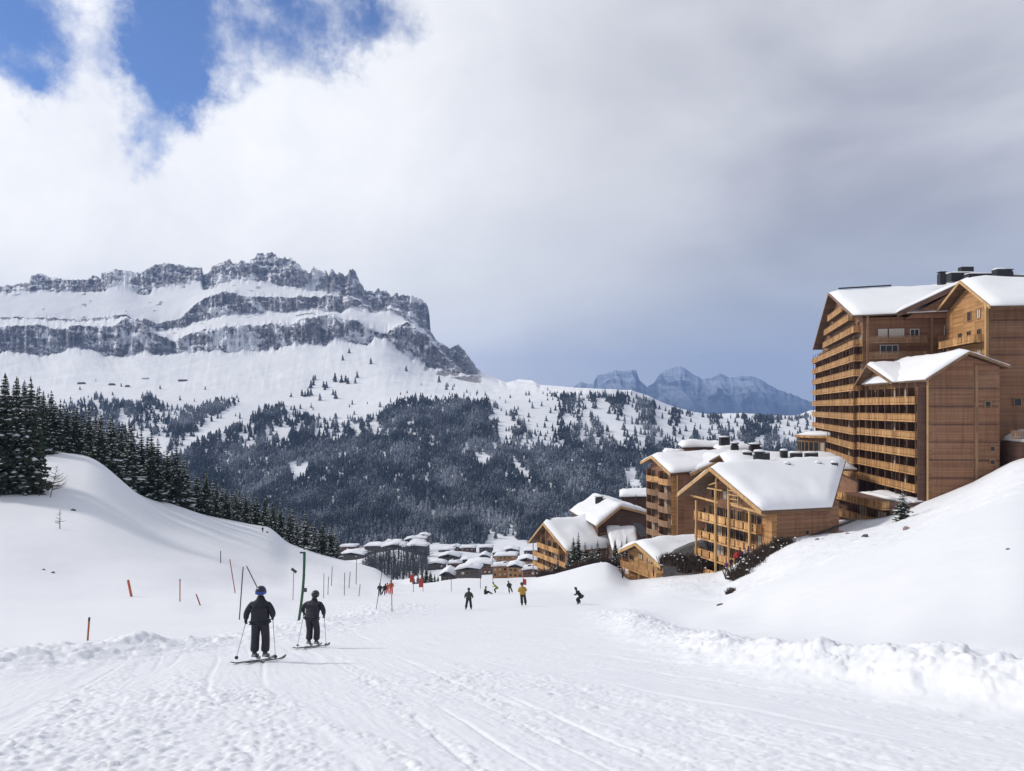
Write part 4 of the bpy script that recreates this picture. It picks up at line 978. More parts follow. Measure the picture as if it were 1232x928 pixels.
# fascia gable on the camera side
ga, gb, gp = ex(TB, v3, 4.2), ex(TB, v3, 16), ex(TB, v3, 10.3)
MB().loft([V3(*ga, -13.9), V3(*gb, -13.9), V3(*gp, -10.9)], [V3(*ex(p, (-u3.x, -u3.y), 9), z_) for p, z_ in ((ga, -13.9), (gb, -13.9), (gp, -10.9))]).build('side_gable', M['siding_dark'], c3)
of4 = V3(u3.x, u3.y, 0)*1.0; bk4 = -V3(u3.x, u3.y, 0)*9
roof(c3, V3(*ex(TB, v3, 2.6), -13.7)+of4, V3(*gp, -10.4)+of4, V3(*ex(TB, v3, 17.4), -13.6)+of4, V3(*ex(TB, v3, 2.6), -13.2)+bk4, V3(*gp, -10.2)+bk4, V3(*ex(TB, v3, 17.4), -13.4)+bk4, 33, .6, name='side_roof')
for k in range(6):
    z_ = -30.7+2.92*k
    # bowed balconies in two bays
    for (s0_, s1_) in ((.02, .50), (.52, .96)):
        b_ = MB(); rl = MB(); N = 10; base = [ex(TA, u3, W3*(s0_+(s1_-s0_)*i/N)) for i in range(N+1)]
        outp = [ex(p, n3, .9+1.1*math.sin(math.pi*(i/N))**.7) for i, p in enumerate(base)]
        ring = [V3(*p, z_) for p in [base[0]]+outp+[base[-1]]]
        b_.ext(ring, (0, 0, -.2)); bo = b_.build('balcony', M['soffit'], c3)
        for i in range(N):
            p, q = V3(*outp[i], z_-.25), V3(*outp[i+1], z_-.25)
            rl.loft([p, q, q+V3(0, 0, 1.3), p+V3(0, 0, 1.3)], [x+V3(n3.x, n3.y, 0)*.07 for x in (p, q, q+V3(0, 0, 1.3), p+V3(0, 0, 1.3))])
        rl.build('railing', M['rail_grey'] if k < 5 else M['rail'], bo)
    for i in range(4):
        c = ex(ex(TA, u3, W3*(i+.5)/4), n3, .03); window(c3, V3(*c, z_+1.15), u3, n3, 2.0, 2.1, 'frame', 1)
for s_ in (0., .51, 1.):
    c = ex(ex(TA, u3, W3*s_), n3, .5); MB().bb(V3(*c, -31), .2, 1.0, 17.2 if s_ < 1 else 16.8, V3(u3.x, u3.y, 0), V3(n3.x, n3.y, 0)).build('dividing_wall', M['siding_gold'] if s_ == 1 else M['siding'], c3)
MB().bb(V3(*ex(ex(TB, v3, .1), u3, .15), -31), .3, .3, 17).build('corner_post', M['beam'], c3)
for k in range(3):
    for j in range(2):
        c = ex(ex(TB, v3, 6.5+j*3), u3, .03); window(c3, V3(*c, -17.5-k*4.1), v3, u3, 1.3, 1.5, 'siding', 0) if False else window(c3, V3(*c, -17.5-k*4.1), v3, u3, 1.3, 1.5, 'frame', 0)
for px, py, d in ((829, 552, 172), (834, 553, 174)): chimney(c3, on_view(px, py+2, d), 1.6, .9, .45, False, True, name='vent_hood')

# flat-roofed cluster behind it
def simple_block(label, pts2, z0, z1, mt_='siding', th=.8, seed=0, name='apartment_building', cat='apartment building', group=None, over=.8, chim=(), wins=0, ridge=.15):
    cx = sum(p[0] for p in pts2)/len(pts2); cy = sum(p[1] for p in pts2)/len(pts2)
    e = empty(name, (cx, cy, z0), label, cat, group)
    MB().ext([V3(*p, z0) for p in pts2], (0, 0, z1-z0)).build('wall', M[mt_], e)
    o = [V3(cx+(p[0]-cx)*1.0+np.sign(p[0]-cx)*over, cy+(p[1]-cy)+np.sign(p[1]-cy)*over, z1) for p in pts2]
    rf = MB().ext(o, (0, 0, .3)).build('roof', M['dark_trim'], e)
    a, b_, c_, d_ = [p+V3(0, 0, .304) for p in o]
    snow_roof('roof_snow', rf, a, a.lerp(b_, .5)+V3(0, 0, ridge), b_, d_, d_.lerp(c_, .5)+V3(0, 0, ridge), c_, th, 12, 9, seed=seed)
    for (fx, fy, sx, h) in chim:
        p = a.lerp(b_, fx).lerp(d_.lerp(c_, fx), fy); chimney(e, p+V3(0, 0, .3), sx, sx*.8, h, h > 1, True)
    if wins:
        n_ = wins; A_, B_ = Vector(pts2[0]), Vector(pts2[1]); uu = (B_-A_).normalized(); nn = (uu.y, -uu.x)
        lv = max(1, int((z1-z0)/3.0))
        for s_ in range(lv):
            for i in range(n_):
                p = A_.lerp(B_, (i+.5)/n_); window(e, V3(p.x+nn[0]*.02, p.y+nn[1]*.02, z1-1.6-3.0*s_), uu, nn, 1.6, 1.5, 'frame', 0)
    return e
def rect(px0, px1, d, dep, skew=0.):
    a = xy(px0, d); b_ = xy(px1, d); return [a, (b_[0], b_[1]+skew), (b_[0]+dep*.15, b_[1]+dep+skew), (a[0]+dep*.15, a[1]+dep)]
simple_block('low flat snow-covered roof block just left behind the narrow six-storey block', rect(803, 822, 205, 9), -32, -12.2, seed=41)
simple_block('humped snow-covered roof with dark edge behind the narrow six-storey block', rect(824, 868, 200, 14), -32, -10.4, th=1.3, seed=42, chim=((.55, .5, 1.0, .5),))
simple_block('snowy roof block with tall dark chimney behind and between the narrow block and large chalet', rect(868, 902, 188, 14), -32, -10.4, th=1.0, seed=43, chim=((.25, .4, 2.2, 2.0), (.55, .5, 1.2, .6)))
simple_block('dark flat-topped block with two chimneys directly behind the large chalet ridge', rect(882, 905, 170, 9), -30, -10.6, 'siding_dark', th=.7, seed=44, chim=((.95, .1, 2.2, 1.6), (.3, .5, 1.5, 1.6)))

# ------------------------------------------------------------------ small log chalet in front
c6 = empty('chalet', (23, 141, -28), 'small golden log chalet with thick snow roof at the foot of the slope', 'chalet')
HA = (21.3, 146.5); HB = (25.6, 135.0); u6 = unit(HA, HB); v6 = Vector((-u6.y, u6.x)); n6 = Vector((u6.y, -u6.x)); W6 = (Vector(HB)-Vector(HA)).length
gable_block(c6, HA, HB, -31.5, -26.4, -26.3, -24.4, .42, v6, 13, 13, M['log'], 'wall')
of6 = V3(n6.x, n6.y, 0)*1.3; b6 = V3(v6.x, v6.y, 0)
Lf = V3(*ex(HA, u6, -1.1), -26.4)+of6; Pf = V3(*ex(HA, u6, W6*.42), -24.0)+of6; Rf = V3(*ex(HB, u6, 1.4), -26.5)+of6
roof(c6, Lf, Pf, Rf, Lf+b6*16, Pf+b6*16+V3(0, 0, .6), Rf+b6*16+V3(0, 0, .3), 50, .75, name='roof')
for k in range(4):
    c = ex(ex(HA, u6, W6*(.12+.26*k)), n6, .03); window(c6, V3(*c, -27.4 if k in (0, 3) else -26.6), u6, n6, 1.5, .9 if k in (0, 3) else 1.1, 'frame', 1)
balcony(c6, ex(HA, u6, -.2), ex(HB, u6, .2), n6, -29.0, 1.4, 1.0, 'rail', seed=601)
balcony(c6, ex(HA, u6, -1.0), ex(HA, u6, 5.2), ex((0, 0), n6, 1), -30.7, 2.6, .9, 'rail', seed=602)
for s_ in (.0, .5, 1.0):
    c = ex(ex(HA, u6, W6*s_), n6, 1.25); MB().bb(V3(*c, -31.3), .2, .2, 4.4+(1.2 if s_ == .5 else 0)).build('post', M['beam'], c6)
for kx in (7.0, 8.4): chimney(c6, Pf+b6*kx+V3(u6.x, u6.y, 0)*2.2+V3(0, 0, -.5), .8, .6, .4, False, True, name='vent_hood')
# stone retaining wall behind it, towards the large chalet
rw = MB()
seg = [(798, 131, 690, 676), (812, 130, 694, 664), (830, 128, 697, 656), (851, 125.5, 696, 650)]
for (p0, d0, b0, t0), (p1, d1, b1, t1) in zip(seg[:-1], seg[1:]):
    A_, B_, C_, D_ = P(p0, b0+8, d0), P(p1, b1+8, d1), P(p1, t1, d1), P(p0, t0, d0); rw.loft([A_, B_, C_, D_], [x+V3(.4, 2.2, 0) for x in (A_, B_, C_, D_)])
o = rw.build('retaining_wall', M['stone']); tag(o, 'dark stone retaining wall between the small log chalet and the large chalet', 'wall')

# ------------------------------------------------------------------ two mid chalets, left of the narrow block
c5 = empty('chalet', (24, 222, -36), 'long dark-fronted chalet with low snow-covered cross roof behind the spruces', 'chalet')
EA = xy(689, 236); EB = xy(719.5, 210); u5 = unit(EA, EB); v5 = Vector((-u5.y, u5.x)); n5 = Vector((u5.y, -u5.x)); W5 = (Vector(EB)-Vector(EA)).length
ED = xy(776, 222); fr = unit(EB, ED); Lfr = (Vector(ED)-Vector(EB)).length
ring = [V3(*EB, -47), V3(*EB, -30.6), V3(*ex(EB, fr, Lfr*.38), -27.2), V3(*ED, -30.0), V3(*ED, -47)]
bk5 = V3(EA[0]-EB[0], EA[1]-EB[1], 0)
MB().loft(ring, [p+bk5 for p in ring]).build('wall', M['siding_dark'], c5)
nf = Vector((fr.y, -fr.x)); of5 = V3(nf.x, nf.y, 0)*1.5
Lf = V3(*ex(EB, fr, -2.2), -31.0)+of5; Pf = V3(*ex(EB, fr, Lfr*.38), -26.5)+of5; Rf = V3(*ex(ED, fr, .6), -29.6)+of5
roof(c5, Lf, Pf, Rf, Lf+bk5*1.05+V3(0, 0, .5), Pf+bk5*1.0, Rf+bk5, 60, .9, name='roof')
for k in range(3):
    z_ = -43.6+3.0*k+.6
    balcony(c5, ex(EB, (-u5.x, -u5.y), .6), ex(EA, u5, .6), n5, z_, 1.2, mt_='rail_grey', seed=700+k)
    for i in range(6):
        c = ex(ex(EB, (-u5.x, -u5.y), 3+i*5.6), n5, .02); window(c5, V3(*c, z_+1.3), u5, n5, 2.0, 1.9, 'frame', 1)
chimney(c5, on_view(721, 604, 226), 2.2, 1.6, 1.0, True, True)
MB().bb(V3(*ex(ex(EB, fr, Lfr*.5), nf, .06), -33.6), Lfr*.93, .1, .35, V3(fr.x, fr.y, 0), V3(nf.x, nf.y, 0)).build('string_course', M['siding_gold'], c5)
for i in range(5):
    c = ex(ex(EB, fr, 1.6+i*2.8), nf, .02); window(c5, V3(*c, -35.2), fr, nf, 1.4, 1.3, 'frame', 0)
b5 = simple_block('plain snow-roofed block with a flagpole behind the long dark chalet', rect(748, 790, 236, 16), -46, -26.8, 'siding_dark', th=1.0, seed=62, chim=((.8, .4, 1.4, .8),))
MB().tube([P(765, 616, 233), P(765, 596, 233)], .14).build('flagpole', M['metal_dark'], b5)
c5b = empty('shed', (30, 205, -38), 'lean-to with steep white snow slope below the long dark chalet', 'shed')
A_, B_, C_, D_ = P(729, 634, 212), P(764, 635, 212), P(769, 661, 200), P(737, 664, 198)
MB().ext([A_-V3(0, 0, 8), B_-V3(0, 0, 8), C_-V3(0, 0, 4), D_-V3(0, 0, 4)], (0, 0, 3.9)).build('wall', M['siding_dark'], c5b)
MB().loft([A_-V3(0, 0, .5), B_-V3(0, 0, .5), C_-V3(0, 0, .5), D_-V3(0, 0, .5)], [A_, B_, C_, D_]).build('roof', M['soffit'], c5b)
snow_roof('roof_snow', c5b, D_+V3(0, 0, .004), D_.lerp(C_, .5)+V3(0, 0, .1), C_+V3(0, 0, .004), A_+V3(0, 0, .004), A_.lerp(B_, .5)+V3(0, 0, .1), B_+V3(0, 0, .004), .7, seed=63)
pn = MB(); A_, B_, C_, D_ = P(761, 629, 206), P(771, 630, 207), P(781, 645, 201), P(772, 646, 200)
pn.loft([A_, B_, C_, D_], [x-V3(0, 0, .25) for x in (A_, B_, C_, D_)])
ob = pn.build('solar_panel', M['metal_dark'], None, origin=A_); tag(ob, 'tilted dark grey panel on the bank right of the white lean-to roof', 'panel')
pst = MB(); pst.tube([C_-V3(0, 0, .2), C_-V3(0, 0, 3)], .1); pst.tube([B_-V3(0, 0, .2), B_-V3(0, 0, 6)], .1); pst.build('post', M['metal_dark'], ob, origin=A_)

c4 = empty('chalet', (11, 214, -40), 'steep-gabled reddish wooden chalet with smooth rounded snow roof, leftmost on the slope', 'chalet')
FA = xy(646.5, 223); FB = xy(686.5, 205); u4 = unit(FA, FB); v4 = Vector((-u4.y, u4.x)); n4 = Vector((u4.y, -u4.x)); W4 = (Vector(FB)-Vector(FA)).length
gable_block(c4, FA, FB, -46, -37.6, -36.3, -31.9, .40, v4, 14, 14, M['siding'], 'wall')
of4 = V3(n4.x, n4.y, 0)*2.0; b4 = V3(v4.x, v4.y, 0)
Lf = V3(*ex(FA, u4, -1.9), -38.0)+of4; Pf = V3(*ex(FA, u4, W4*.40), -31.2)+of4; Rf = V3(*ex(FB, u4, 1.6), -36.6)+of4
roof(c4, Lf, Pf, Rf, Lf+b4*16, Pf+b4*16+V3(0, 0, .8), Rf+b4*16, 70, .95, name='roof')
chimney(c4, Pf+b4*1.6+V3(0, 0, .3), .9, .9, 1.0, False, False)
for k in range(3):
    z_ = -43.8+2.8*k; a_, b_2 = ((.0, 1.0), (.0, 1.0), (.14, .80))[k]
    balcony(c4, ex(FA, u4, W4*a_), ex(FA, u4, W4*b_2), n4, z_, 1.4, mt_='rail', seed=800+k)
    n_ = (6, 6, 4)[k]
    for i in range(n_):
        c = ex(ex(FA, u4, W4*(a_+(b_2-a_)*(i+.5)/n_)), n4, .03); window(c4, V3(*c, z_+1.25), u4, n4, 2.0, 2.0, 'frame', 1)
for s_ in (.0, .25, .4, .58, .78, 1.0):
    c = ex(ex(FA, u4, W4*s_), n4, 1.3); MB().bb(V3(*c, -46), .24, .24, (8.2, 11.4, 13.6, 12, 10.2, 9.4)[(.0, .25, .4, .58, .78, 1.0).index(s_)]).build('post', M['siding_gold'], c4)

# ------------------------------------------------------------------ far village
VIL = [  # px0, px1, roof row, base row, distance, label
 (408, 427, 657, 664, 820, 'leftmost flat-roofed house of the far village, beside the last spruces'),
 (409, 438, 665.5, 672, 760, 'long low snow roof in the far village, just below the leftmost house'),
 (438, 466, 656, 666, 800, 'wide snow-roofed building at the left end of the terrace above the bare wood'),
 (459, 487, 657, 667, 760, 'snow-roofed building in the middle of the terrace above the bare wood'),
 (484, 512, 657, 667, 740, 'snow-roofed building at the right end of the terrace above the bare wood'),
 (463, 481, 651, 657, 880, 'small white roof peeping up behind the terrace above the bare wood'),
 (503, 516, 643.5, 650, 930, 'topmost snow roof of the stepped cluster in the far village'),
 (496, 512, 646.5, 652, 900, 'second highest snow roof of the stepped cluster in the far village'),
 (486, 502, 649, 656, 880, 'left shoulder house of the stepped cluster in the far village'),
 (492, 510, 652, 660, 850, 'lowest house of the stepped cluster in the far village'),
 (527, 545, 661, 668, 850, 'dark house with white roof right of the snowy village road'),
 (540, 553, 658, 664, 920, 'small distant house on the upper snowy village road'),
 (553, 571, 658.5, 666, 920, 'wide distant house under the forest edge, right part of the village'),
 (527, 552, 669, 678, 700, 'broad dark-walled house in the middle of the far village'),
 (514, 534, 677.5, 686, 640, 'dark house with humped snow roof at the foot of the village road'),
 (538, 553, 677, 685, 650, 'dark square house beside the one at the foot of the village road'),
 (553, 569, 673.5, 682, 690, 'narrow white-roofed house right of the middle of the far village'),
 (576, 592, 658, 667, 930, 'four-storey dark block below the forest edge of the village'),
 (577, 589, 668, 677, 770, 'dark upright block with a pillar in the right part of the village'),
 (592, 607, 664, 671, 810, 'long house with big white roof in the right part of the village'),
 (594, 621, 668, 677, 740, 'largest white roof in the right part of the far village'),
 (606, 624, 660.5, 667, 870, 'far small house near the snowy forest trail'),
 (630, 648, 661.5, 672, 760, 'bulging white roof just left of the leftmost reddish chalet'),
 (622, 646, 673, 684, 600, 'golden-walled low house below the bulging white roof'),
 (560, 592, 677, 689, 520, 'wide low building with flat snow roof above the dark wall'),
 (592, 611, 680, 691, 480, 'golden wooden house with flat roof at the end of the run'),
 (611, 629, 680, 691, 470, 'golden wooden house right of its twin at the end of the run'),
 (629, 649, 684, 695, 430, 'small dark cabin under the leftmost reddish chalet'),
 (530, 546, 690, 698, 430, 'dark cabin beside the shrubs at the end of the run'),
 (548, 576, 684, 698, 420, 'dark blocky building with thick snow roof right beyond the run')]
gold = {23, 25, 26, 20}
for i, (p0, p1, t0, b0, d, lab) in enumerate(VIL):
    zt = (HY-t0-.6)/FPX*d; zb_ = (HY-b0)/FPX*d-5; dep = max(8, (p1-p0)/FPX*d*.7)
    e = simple_block(lab, rect(p0+.6, p1-.6, d, dep, random.uniform(-4, 4)), zb_, zt-.9, 'siding_gold' if i in gold else ('stone' if i % 3 else 'siding_dark'), th=.9+d/1200, seed=100+i, name='village_house', cat='house',
                     group='snow-roofed houses of the far village', over=1.0, ridge=(.2, 1.8, .6, 2.6, 1.2)[i % 5], wins=max(3, int((p1-p0)/5)), chim=((random.uniform(.2, .8), .4, 1.8, 1.4),) if i % 2 else ())
# mountain huts on the high pasture
for i, (px, py, wd, lab) in enumerate(((97, 462, 30, 'dark hut at the left of the high snow pasture'), (133.5, 463.6, 22, 'small dark hut second from the left on the high snow pasture'),
      (173.5, 456, 26, 'flat dark hut higher than its neighbours on the high snow pasture'), (219.5, 459.5, 42, 'longest low dark hut on the high snow pasture'), (152, 466, 14, 'tiny lift hut between two pasture huts'))):
    wd *= .62; p = mtn_at(px, py)-V3(0, 0, 4); e = empty('mountain_hut', p, lab, 'hut', 'huts on the high snow pasture')
    q = [p+V3(-wd/2, 0, -6), p+V3(wd/2, 0, -6), p+V3(wd/2, 12, -6), p+V3(-wd/2, 12, -6)]
    MB().loft(q, [x+V3(0, 0, 11.5) for x in q]).build('wall', M['siding_dark'], e)
    MB().loft([p+V3(-wd/2-2, -2, 6), p+V3(wd/2+2, -2, 6), p+V3(wd/2+2, 14, 6), p+V3(-wd/2-2, 14, 6)], [p+V3(-wd/2, 5, 11), p+V3(wd/2, 5, 11), p+V3(wd/2, 7, 11), p+V3(-wd/2, 7, 11)]).build('roof', M['dark_trim'] if i != 2 else M['roof_snow'], e)

# ================================================================== trees
def needle_mat(name, a, b_, snowy=0.):
    m, t, b = new_mat(name); pos = t.n.new('ShaderNodeNewGeometry').outputs['Position']
    oi = t.n.new('ShaderNodeObjectInfo').outputs['Random']
    n = t.noise(pos, .9, 4, .6); c = t.mix(t.rng(n, .3, .7), a, b_)
    c = t.mix(t.math('MULTIPLY', oi, .5), c, tuple(x*.6+.006 for x in a))
    if snowy:
        g_ = t.n.new('ShaderNodeNewGeometry'); n2 = t.noise(pos, .35, 5, .75); n3 = t.noise(t.mapping(pos, scale=(1, .6, 1)), .012, 5, .65); c = t.mix(t.rng(n3, .42, .62, 0, .5), c, (.11, .13, .15))
        f = t.rng(t.math('ADD', n2, t.math('MULTIPLY', t.math('SUBTRACT', n3, .5), .75)), .50, .64, 0, snowy); c = t.mix(f, c, (.62, .66, .72))
    t.put(b.inputs['Base Color'], c); b.inputs['Roughness'].default_value = .85; b.inputs['Specular IOR Level'].default_value = .1
    return m
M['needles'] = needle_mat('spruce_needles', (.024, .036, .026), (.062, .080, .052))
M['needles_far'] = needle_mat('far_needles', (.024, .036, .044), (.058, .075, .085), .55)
M['bark'] = flat_mat('bark', (.07, .05, .04), .9, var=.3, scale=6, bump=.4)
M['twig'] = flat_mat('bare_twigs', (.065, .045, .035), .9, var=.3, scale=3)

def spruce_mesh(seed, h=18.0, r=3.1, whorls=32, per=8, snow=.5):
    rs = random.Random(seed); V = []; F = []; MI = []
    def quad(a, b, c, d, mi): k = len(V); V.extend([a, b, c, d]); F.append((k, k+1, k+2, k+3)); MI.append(mi)
    for w_ in range(whorls):
        f = (w_+rs.random()*.6)/whorls; z = h*(.05+.94*f**.93); Lw = r*(1-f)**.82*(.85+.3*rs.random())+.12
        n_ = max(4, int(per*(1-.45*f)))
        a0 = rs.random()*6.3
        for k in range(n_):
            a = a0+2*math.pi*k/n_+rs.uniform(-.25, .25); L_ = Lw*rs.choice((1, .95, .85, .7, 1.1, .5)); dr = rs.uniform(.28, .5)
            u = Vector((math.cos(a), math.sin(a), 0)); s_ = Vector((-u.y, u.x, 0)); prev = None
            nseg = 4
            for i in range(nseg+1):
                q = i/nseg; p = Vector((0, 0, z))+u*(L_*q)+Vector((0, 0, -L_*dr*(q**1.2)+L_*.13*q**3))
                wd = L_*.30*math.sin(math.pi*min(1, .18+q*.82))*rs.uniform(.7, 1.25)+.03
                lf = p+s_*wd+Vector((0, 0, -wd*.55)); rt = p-s_*wd+Vector((0, 0, -wd*.55))
                if prev:
                    pp, pl_, pr = prev; quad(pl_, pp, p, lf, 0); quad(pp, pr, rt, p, 0)
                    # hanging fringe
                    for sd_, (aa, bb) in ((1, (pl_, lf)), (-1, (pr, rt))):
                        dn = Vector((0, 0, -rs.uniform(.25, .6)*(.4+L_*.16)))+s_*sd_*rs.uniform(-.05, .25)
                        k2 = len(V); V.extend([aa, bb, (aa+bb)*.5+dn]); F.append((k2, k2+1, k2+2, k2+2)); MI.append(0)
                    if rs.random() < snow*(.5+.5*q)*.8:
                        up = Vector((0, 0, .07)); g_ = rs.uniform(.35, .85)
                        quad(pp.lerp(pl_, g_)+up, pp+up*1.6, p+up*1.6, p.lerp(lf, g_)+up, 1); quad(pp+up*1.6, pp.lerp(pr, g_)+up, p.lerp(rt, g_)+up, p+up*1.6, 1)
                prev = (p, lf, rt)
    # leader
    for k in range(5):
        a = k*1.3; u = Vector((math.cos(a), math.sin(a), 0)); quad(Vector((0, 0, h*.955)), Vector((0, 0, h*.96))+u*.14, Vector((0, 0, h*1.01)), Vector((0, 0, h*1.01)), 0)
    me = bpy.data.meshes.new('crown')
    fs = [f if f[2] != f[3] else f[:3] for f in F]
    fs = [(a, b, c) if len(f) == 4 and V[f[2]] is V[f[3]] else f for f in fs for (a, b, c) in [f[:3]]]
    me.from_pydata([tuple(v) for v in V], [], fs)
    me.polygons.foreach_set('material_index', MI); me.materials.append(M['needles']); me.materials.append(M['snow'])
    tb = MB().tube([(0, 0, -1.5), (0, 0, h*.3), (.05, 0, h*.97)], [h*.017, h*.013, .03], 6)
    tm = bpy.data.meshes.new('trunk'); tm.from_pydata([tuple(v) for v in tb.v], [], tb.f); tm.materials.append(M['bark'])
    return me, tm
PROTO = [spruce_mesh(1, 18, 3.3), spruce_mesh(2, 18, 2.8, 34, 8, .35), spruce_mesh(3, 18, 3.6, 30, 9, .6), spruce_mesh(4, 18, 2.5, 30, 8, .3), spruce_mesh(5, 18, 3.0, 26, 8, .8)]
NTREE = 0
def spruce(loc, h, k, label, group, rz=None, wide=1.0):
    global NTREE; NTREE += 1
    e = empty('spruce_tree', loc, label, 'spruce tree', group, random.random()*6.28 if rz is None else rz)
    s_ = h/18; e.scale = (s_*wide, s_*wide, s_)
    for me, nm in zip(PROTO[k], ('crown', 'trunk')):
        o = bpy.data.objects.new(nm, me); COL.objects.link(o); o.parent = e
    return e
rg = random.Random(21)
# front row along the ridge of the left hill: photo column, base row, top row
ROWT = [(-14, 585, 440), (6, 588, 447), (20, 585, 452), (37, 583, 451), (30, 560, 462), (52, 550, 470), (62, 540, 468), (80, 543, 484), (92, 545, 490), (107, 548, 486), (121, 555, 494), (133, 570, 499), (146, 583, 510), (140, 565, 515),
        (158, 588, 505), (170, 590, 513), (182, 598, 528), (190, 603, 537), (201, 608, 545), (212, 612, 541), (222, 618, 556), (236, 622, 575), (248, 624, 570), (260, 628, 582), (272, 628, 590),
        (284, 630, 592), (296, 632, 598), (308, 634, 600), (318, 638, 598), (328, 646, 605), (337, 653, 612), (347, 658, 622), (357, 664, 624), (367, 668, 620), (378, 671, 628), (388, 675, 630), (398, 678, 638), (406, 680, 648)]
def rim_d(px): return float(np.interp(px, [-50, 0, 100, 170, 250, 350, 420], [150, 158, 176, 196, 216, 238, 246]))
special = {1: 'leftmost tall snow-flecked spruce at the left edge of the photo', 9: 'pointed spruce standing clear where the snow ridge begins to drop'}
for i, (px, pb, pt) in enumerate(ROWT):
    d = rim_d(px) if px > 45 else 140+rg.uniform(-5, 8)
    if px > 45 and i % 3 == 0: d += 6
    g0 = G(px, d)
    h = max(6, (HY-pt)/FPX*d-g0.z)*(1.0 if px < 180 else 1.18); h = min(h, 27)
    spruce(g0-V3(0, 0, .3), h, rg.randrange(5), special.get(i, 'dark snow-flecked spruce in the dense row along the left ridge'), 'spruces along the left ridge', wide=rg.uniform(1.0, 1.35))
# second and third rows behind it
for i in range(120):
    px = -40+450*(i/120)+rg.uniform(-4, 4); d = rim_d(px)+rg.uniform(8, 55); g0 = G(px, d)
    pt = float(np.interp(px, [-40, 0, 40, 100, 150, 200, 250, 320, 350, 400, 415], [445, 452, 460, 490, 508, 543, 572, 594, 613, 635, 650]))+rg.uniform(-6, 12)
    h = (HY-pt)/FPX*d-g0.z
    if h < 5: continue
    spruce(g0-V3(0, 0, .5), min(h, 27), rg.randrange(5), 'dark spruce standing behind the front row on the left ridge', 'spruces behind the left ridge row')
# spruces among the chalets
for i, (px, pb, pt, d, lab) in enumerate(((690, 688, 646, 190, 'dark spruce touching the leftmost reddish chalet'), (696, 686, 640, 194, 'tallest dark spruce between the two mid chalets'), (704, 684, 652, 188, 'spruce right of the tallest one between the mid chalets'),
        (712, 682, 656, 186, 'spruce below the long dark chalet front, left of the lean-to'), (719, 680, 650, 190, 'narrow spruce just left of the white lean-to roof'), (731, 672, 652, 184, 'slim spruce in front of the white lean-to roof, left one'),
        (740, 668, 648, 182, 'slim spruce in front of the white lean-to roof, middle one'), (748, 666, 650, 180, 'slim spruce in front of the white lean-to roof, right one'), (684, 690, 662, 186, 'small spruce at the near corner of the leftmost reddish chalet'),
        (754, 664, 645, 190, 'little spruce on the bank under the tilted panel'), (663, 694, 676, 178, 'low dark conifer below the leftmost chalet balconies'), (671, 692, 672, 178, 'low conifer right of another below the leftmost chalet'), (655, 696, 680, 176, 'smallest conifer at the left foot of the leftmost chalet'))):
    zb_ = (HY-pb)/FPX*d; spruce(P(px, pb, d)-V3(0, 0, 1.0), (pb-pt)/FPX*d+1, rg.randrange(4), lab, 'spruces among the chalets', wide=1.15)
g0 = P(1086, 634, 110); spruce(g0-V3(0, 0, .8), 6.0, 4, 'snow-laden spruce alone in front of the terraces of the tall building', 'spruces among the chalets', wide=1.9)
for i, (px, pt, d, h) in enumerate(((508, 0, 172, 3.2), (513, 0, 176, 4.0), (518, 0, 172, 3.0), (523, 0, 178, 2.4), (503, 0, 182, 3.4), (498, 0, 186, 2.8), (527, 0, 172, 1.8))):
    spruce(G(px, d)-V3(0, 0, .4), h, i % 5, 'small dark conifer in the clump at the left end of the run', 'small conifers at the end of the run', wide=1.5)

# far conifers: low meshes
def far_tree_template(rs, tiers=3, sides=6):
    V = []; F = []
    for k in range(tiers):
        z0 = .06+.28*k; z1 = min(1.0, z0+.46); r = .19*(1-.27*k)
        b0 = len(V)
        for s_ in range(sides):
            a = 2*math.pi*s_/sides+k*.5; q = r*rs.uniform(.75, 1.2); V.append((q*math.cos(a), q*math.sin(a), z0+rs.uniform(-.03, .05)))
        V.append((rs.uniform(-.01, .01), 0, z1))
        for s_ in range(sides): F.append((b0+s_, b0+(s_+1) % sides, b0+sides))
    return np.array(V), np.array(F)
TT = [far_tree_template(random.Random(50+i)) for i in range(4)]
def in_poly(px, py, poly):
    c = np.zeros(px.shape, bool); n = len(poly); j = n-1
    for i in range(n):
        xi, yi = poly[i]; xj, yj = poly[j]
        c ^= ((yi > py) != (yj > py)) & (px < (xj-xi)*(py-yi)/((yj-yi) or 1e-9)+xi); j = i
    return c
FT = L([(-50, 490), (85, 487), (120, 474), (165, 483), (180, 472), (205, 488), (240, 487), (262, 479), (286, 477), (296, 492), (316, 494), (322, 487), (345, 486), (360, 497), (400, 503), (440, 501), (462, 492), (478, 480), (560, 479), (600, 481), (618, 494), (650, 480), (672, 472),
        (760, 470), (803, 489), (850, 500), (900, 499), (1010, 498)])
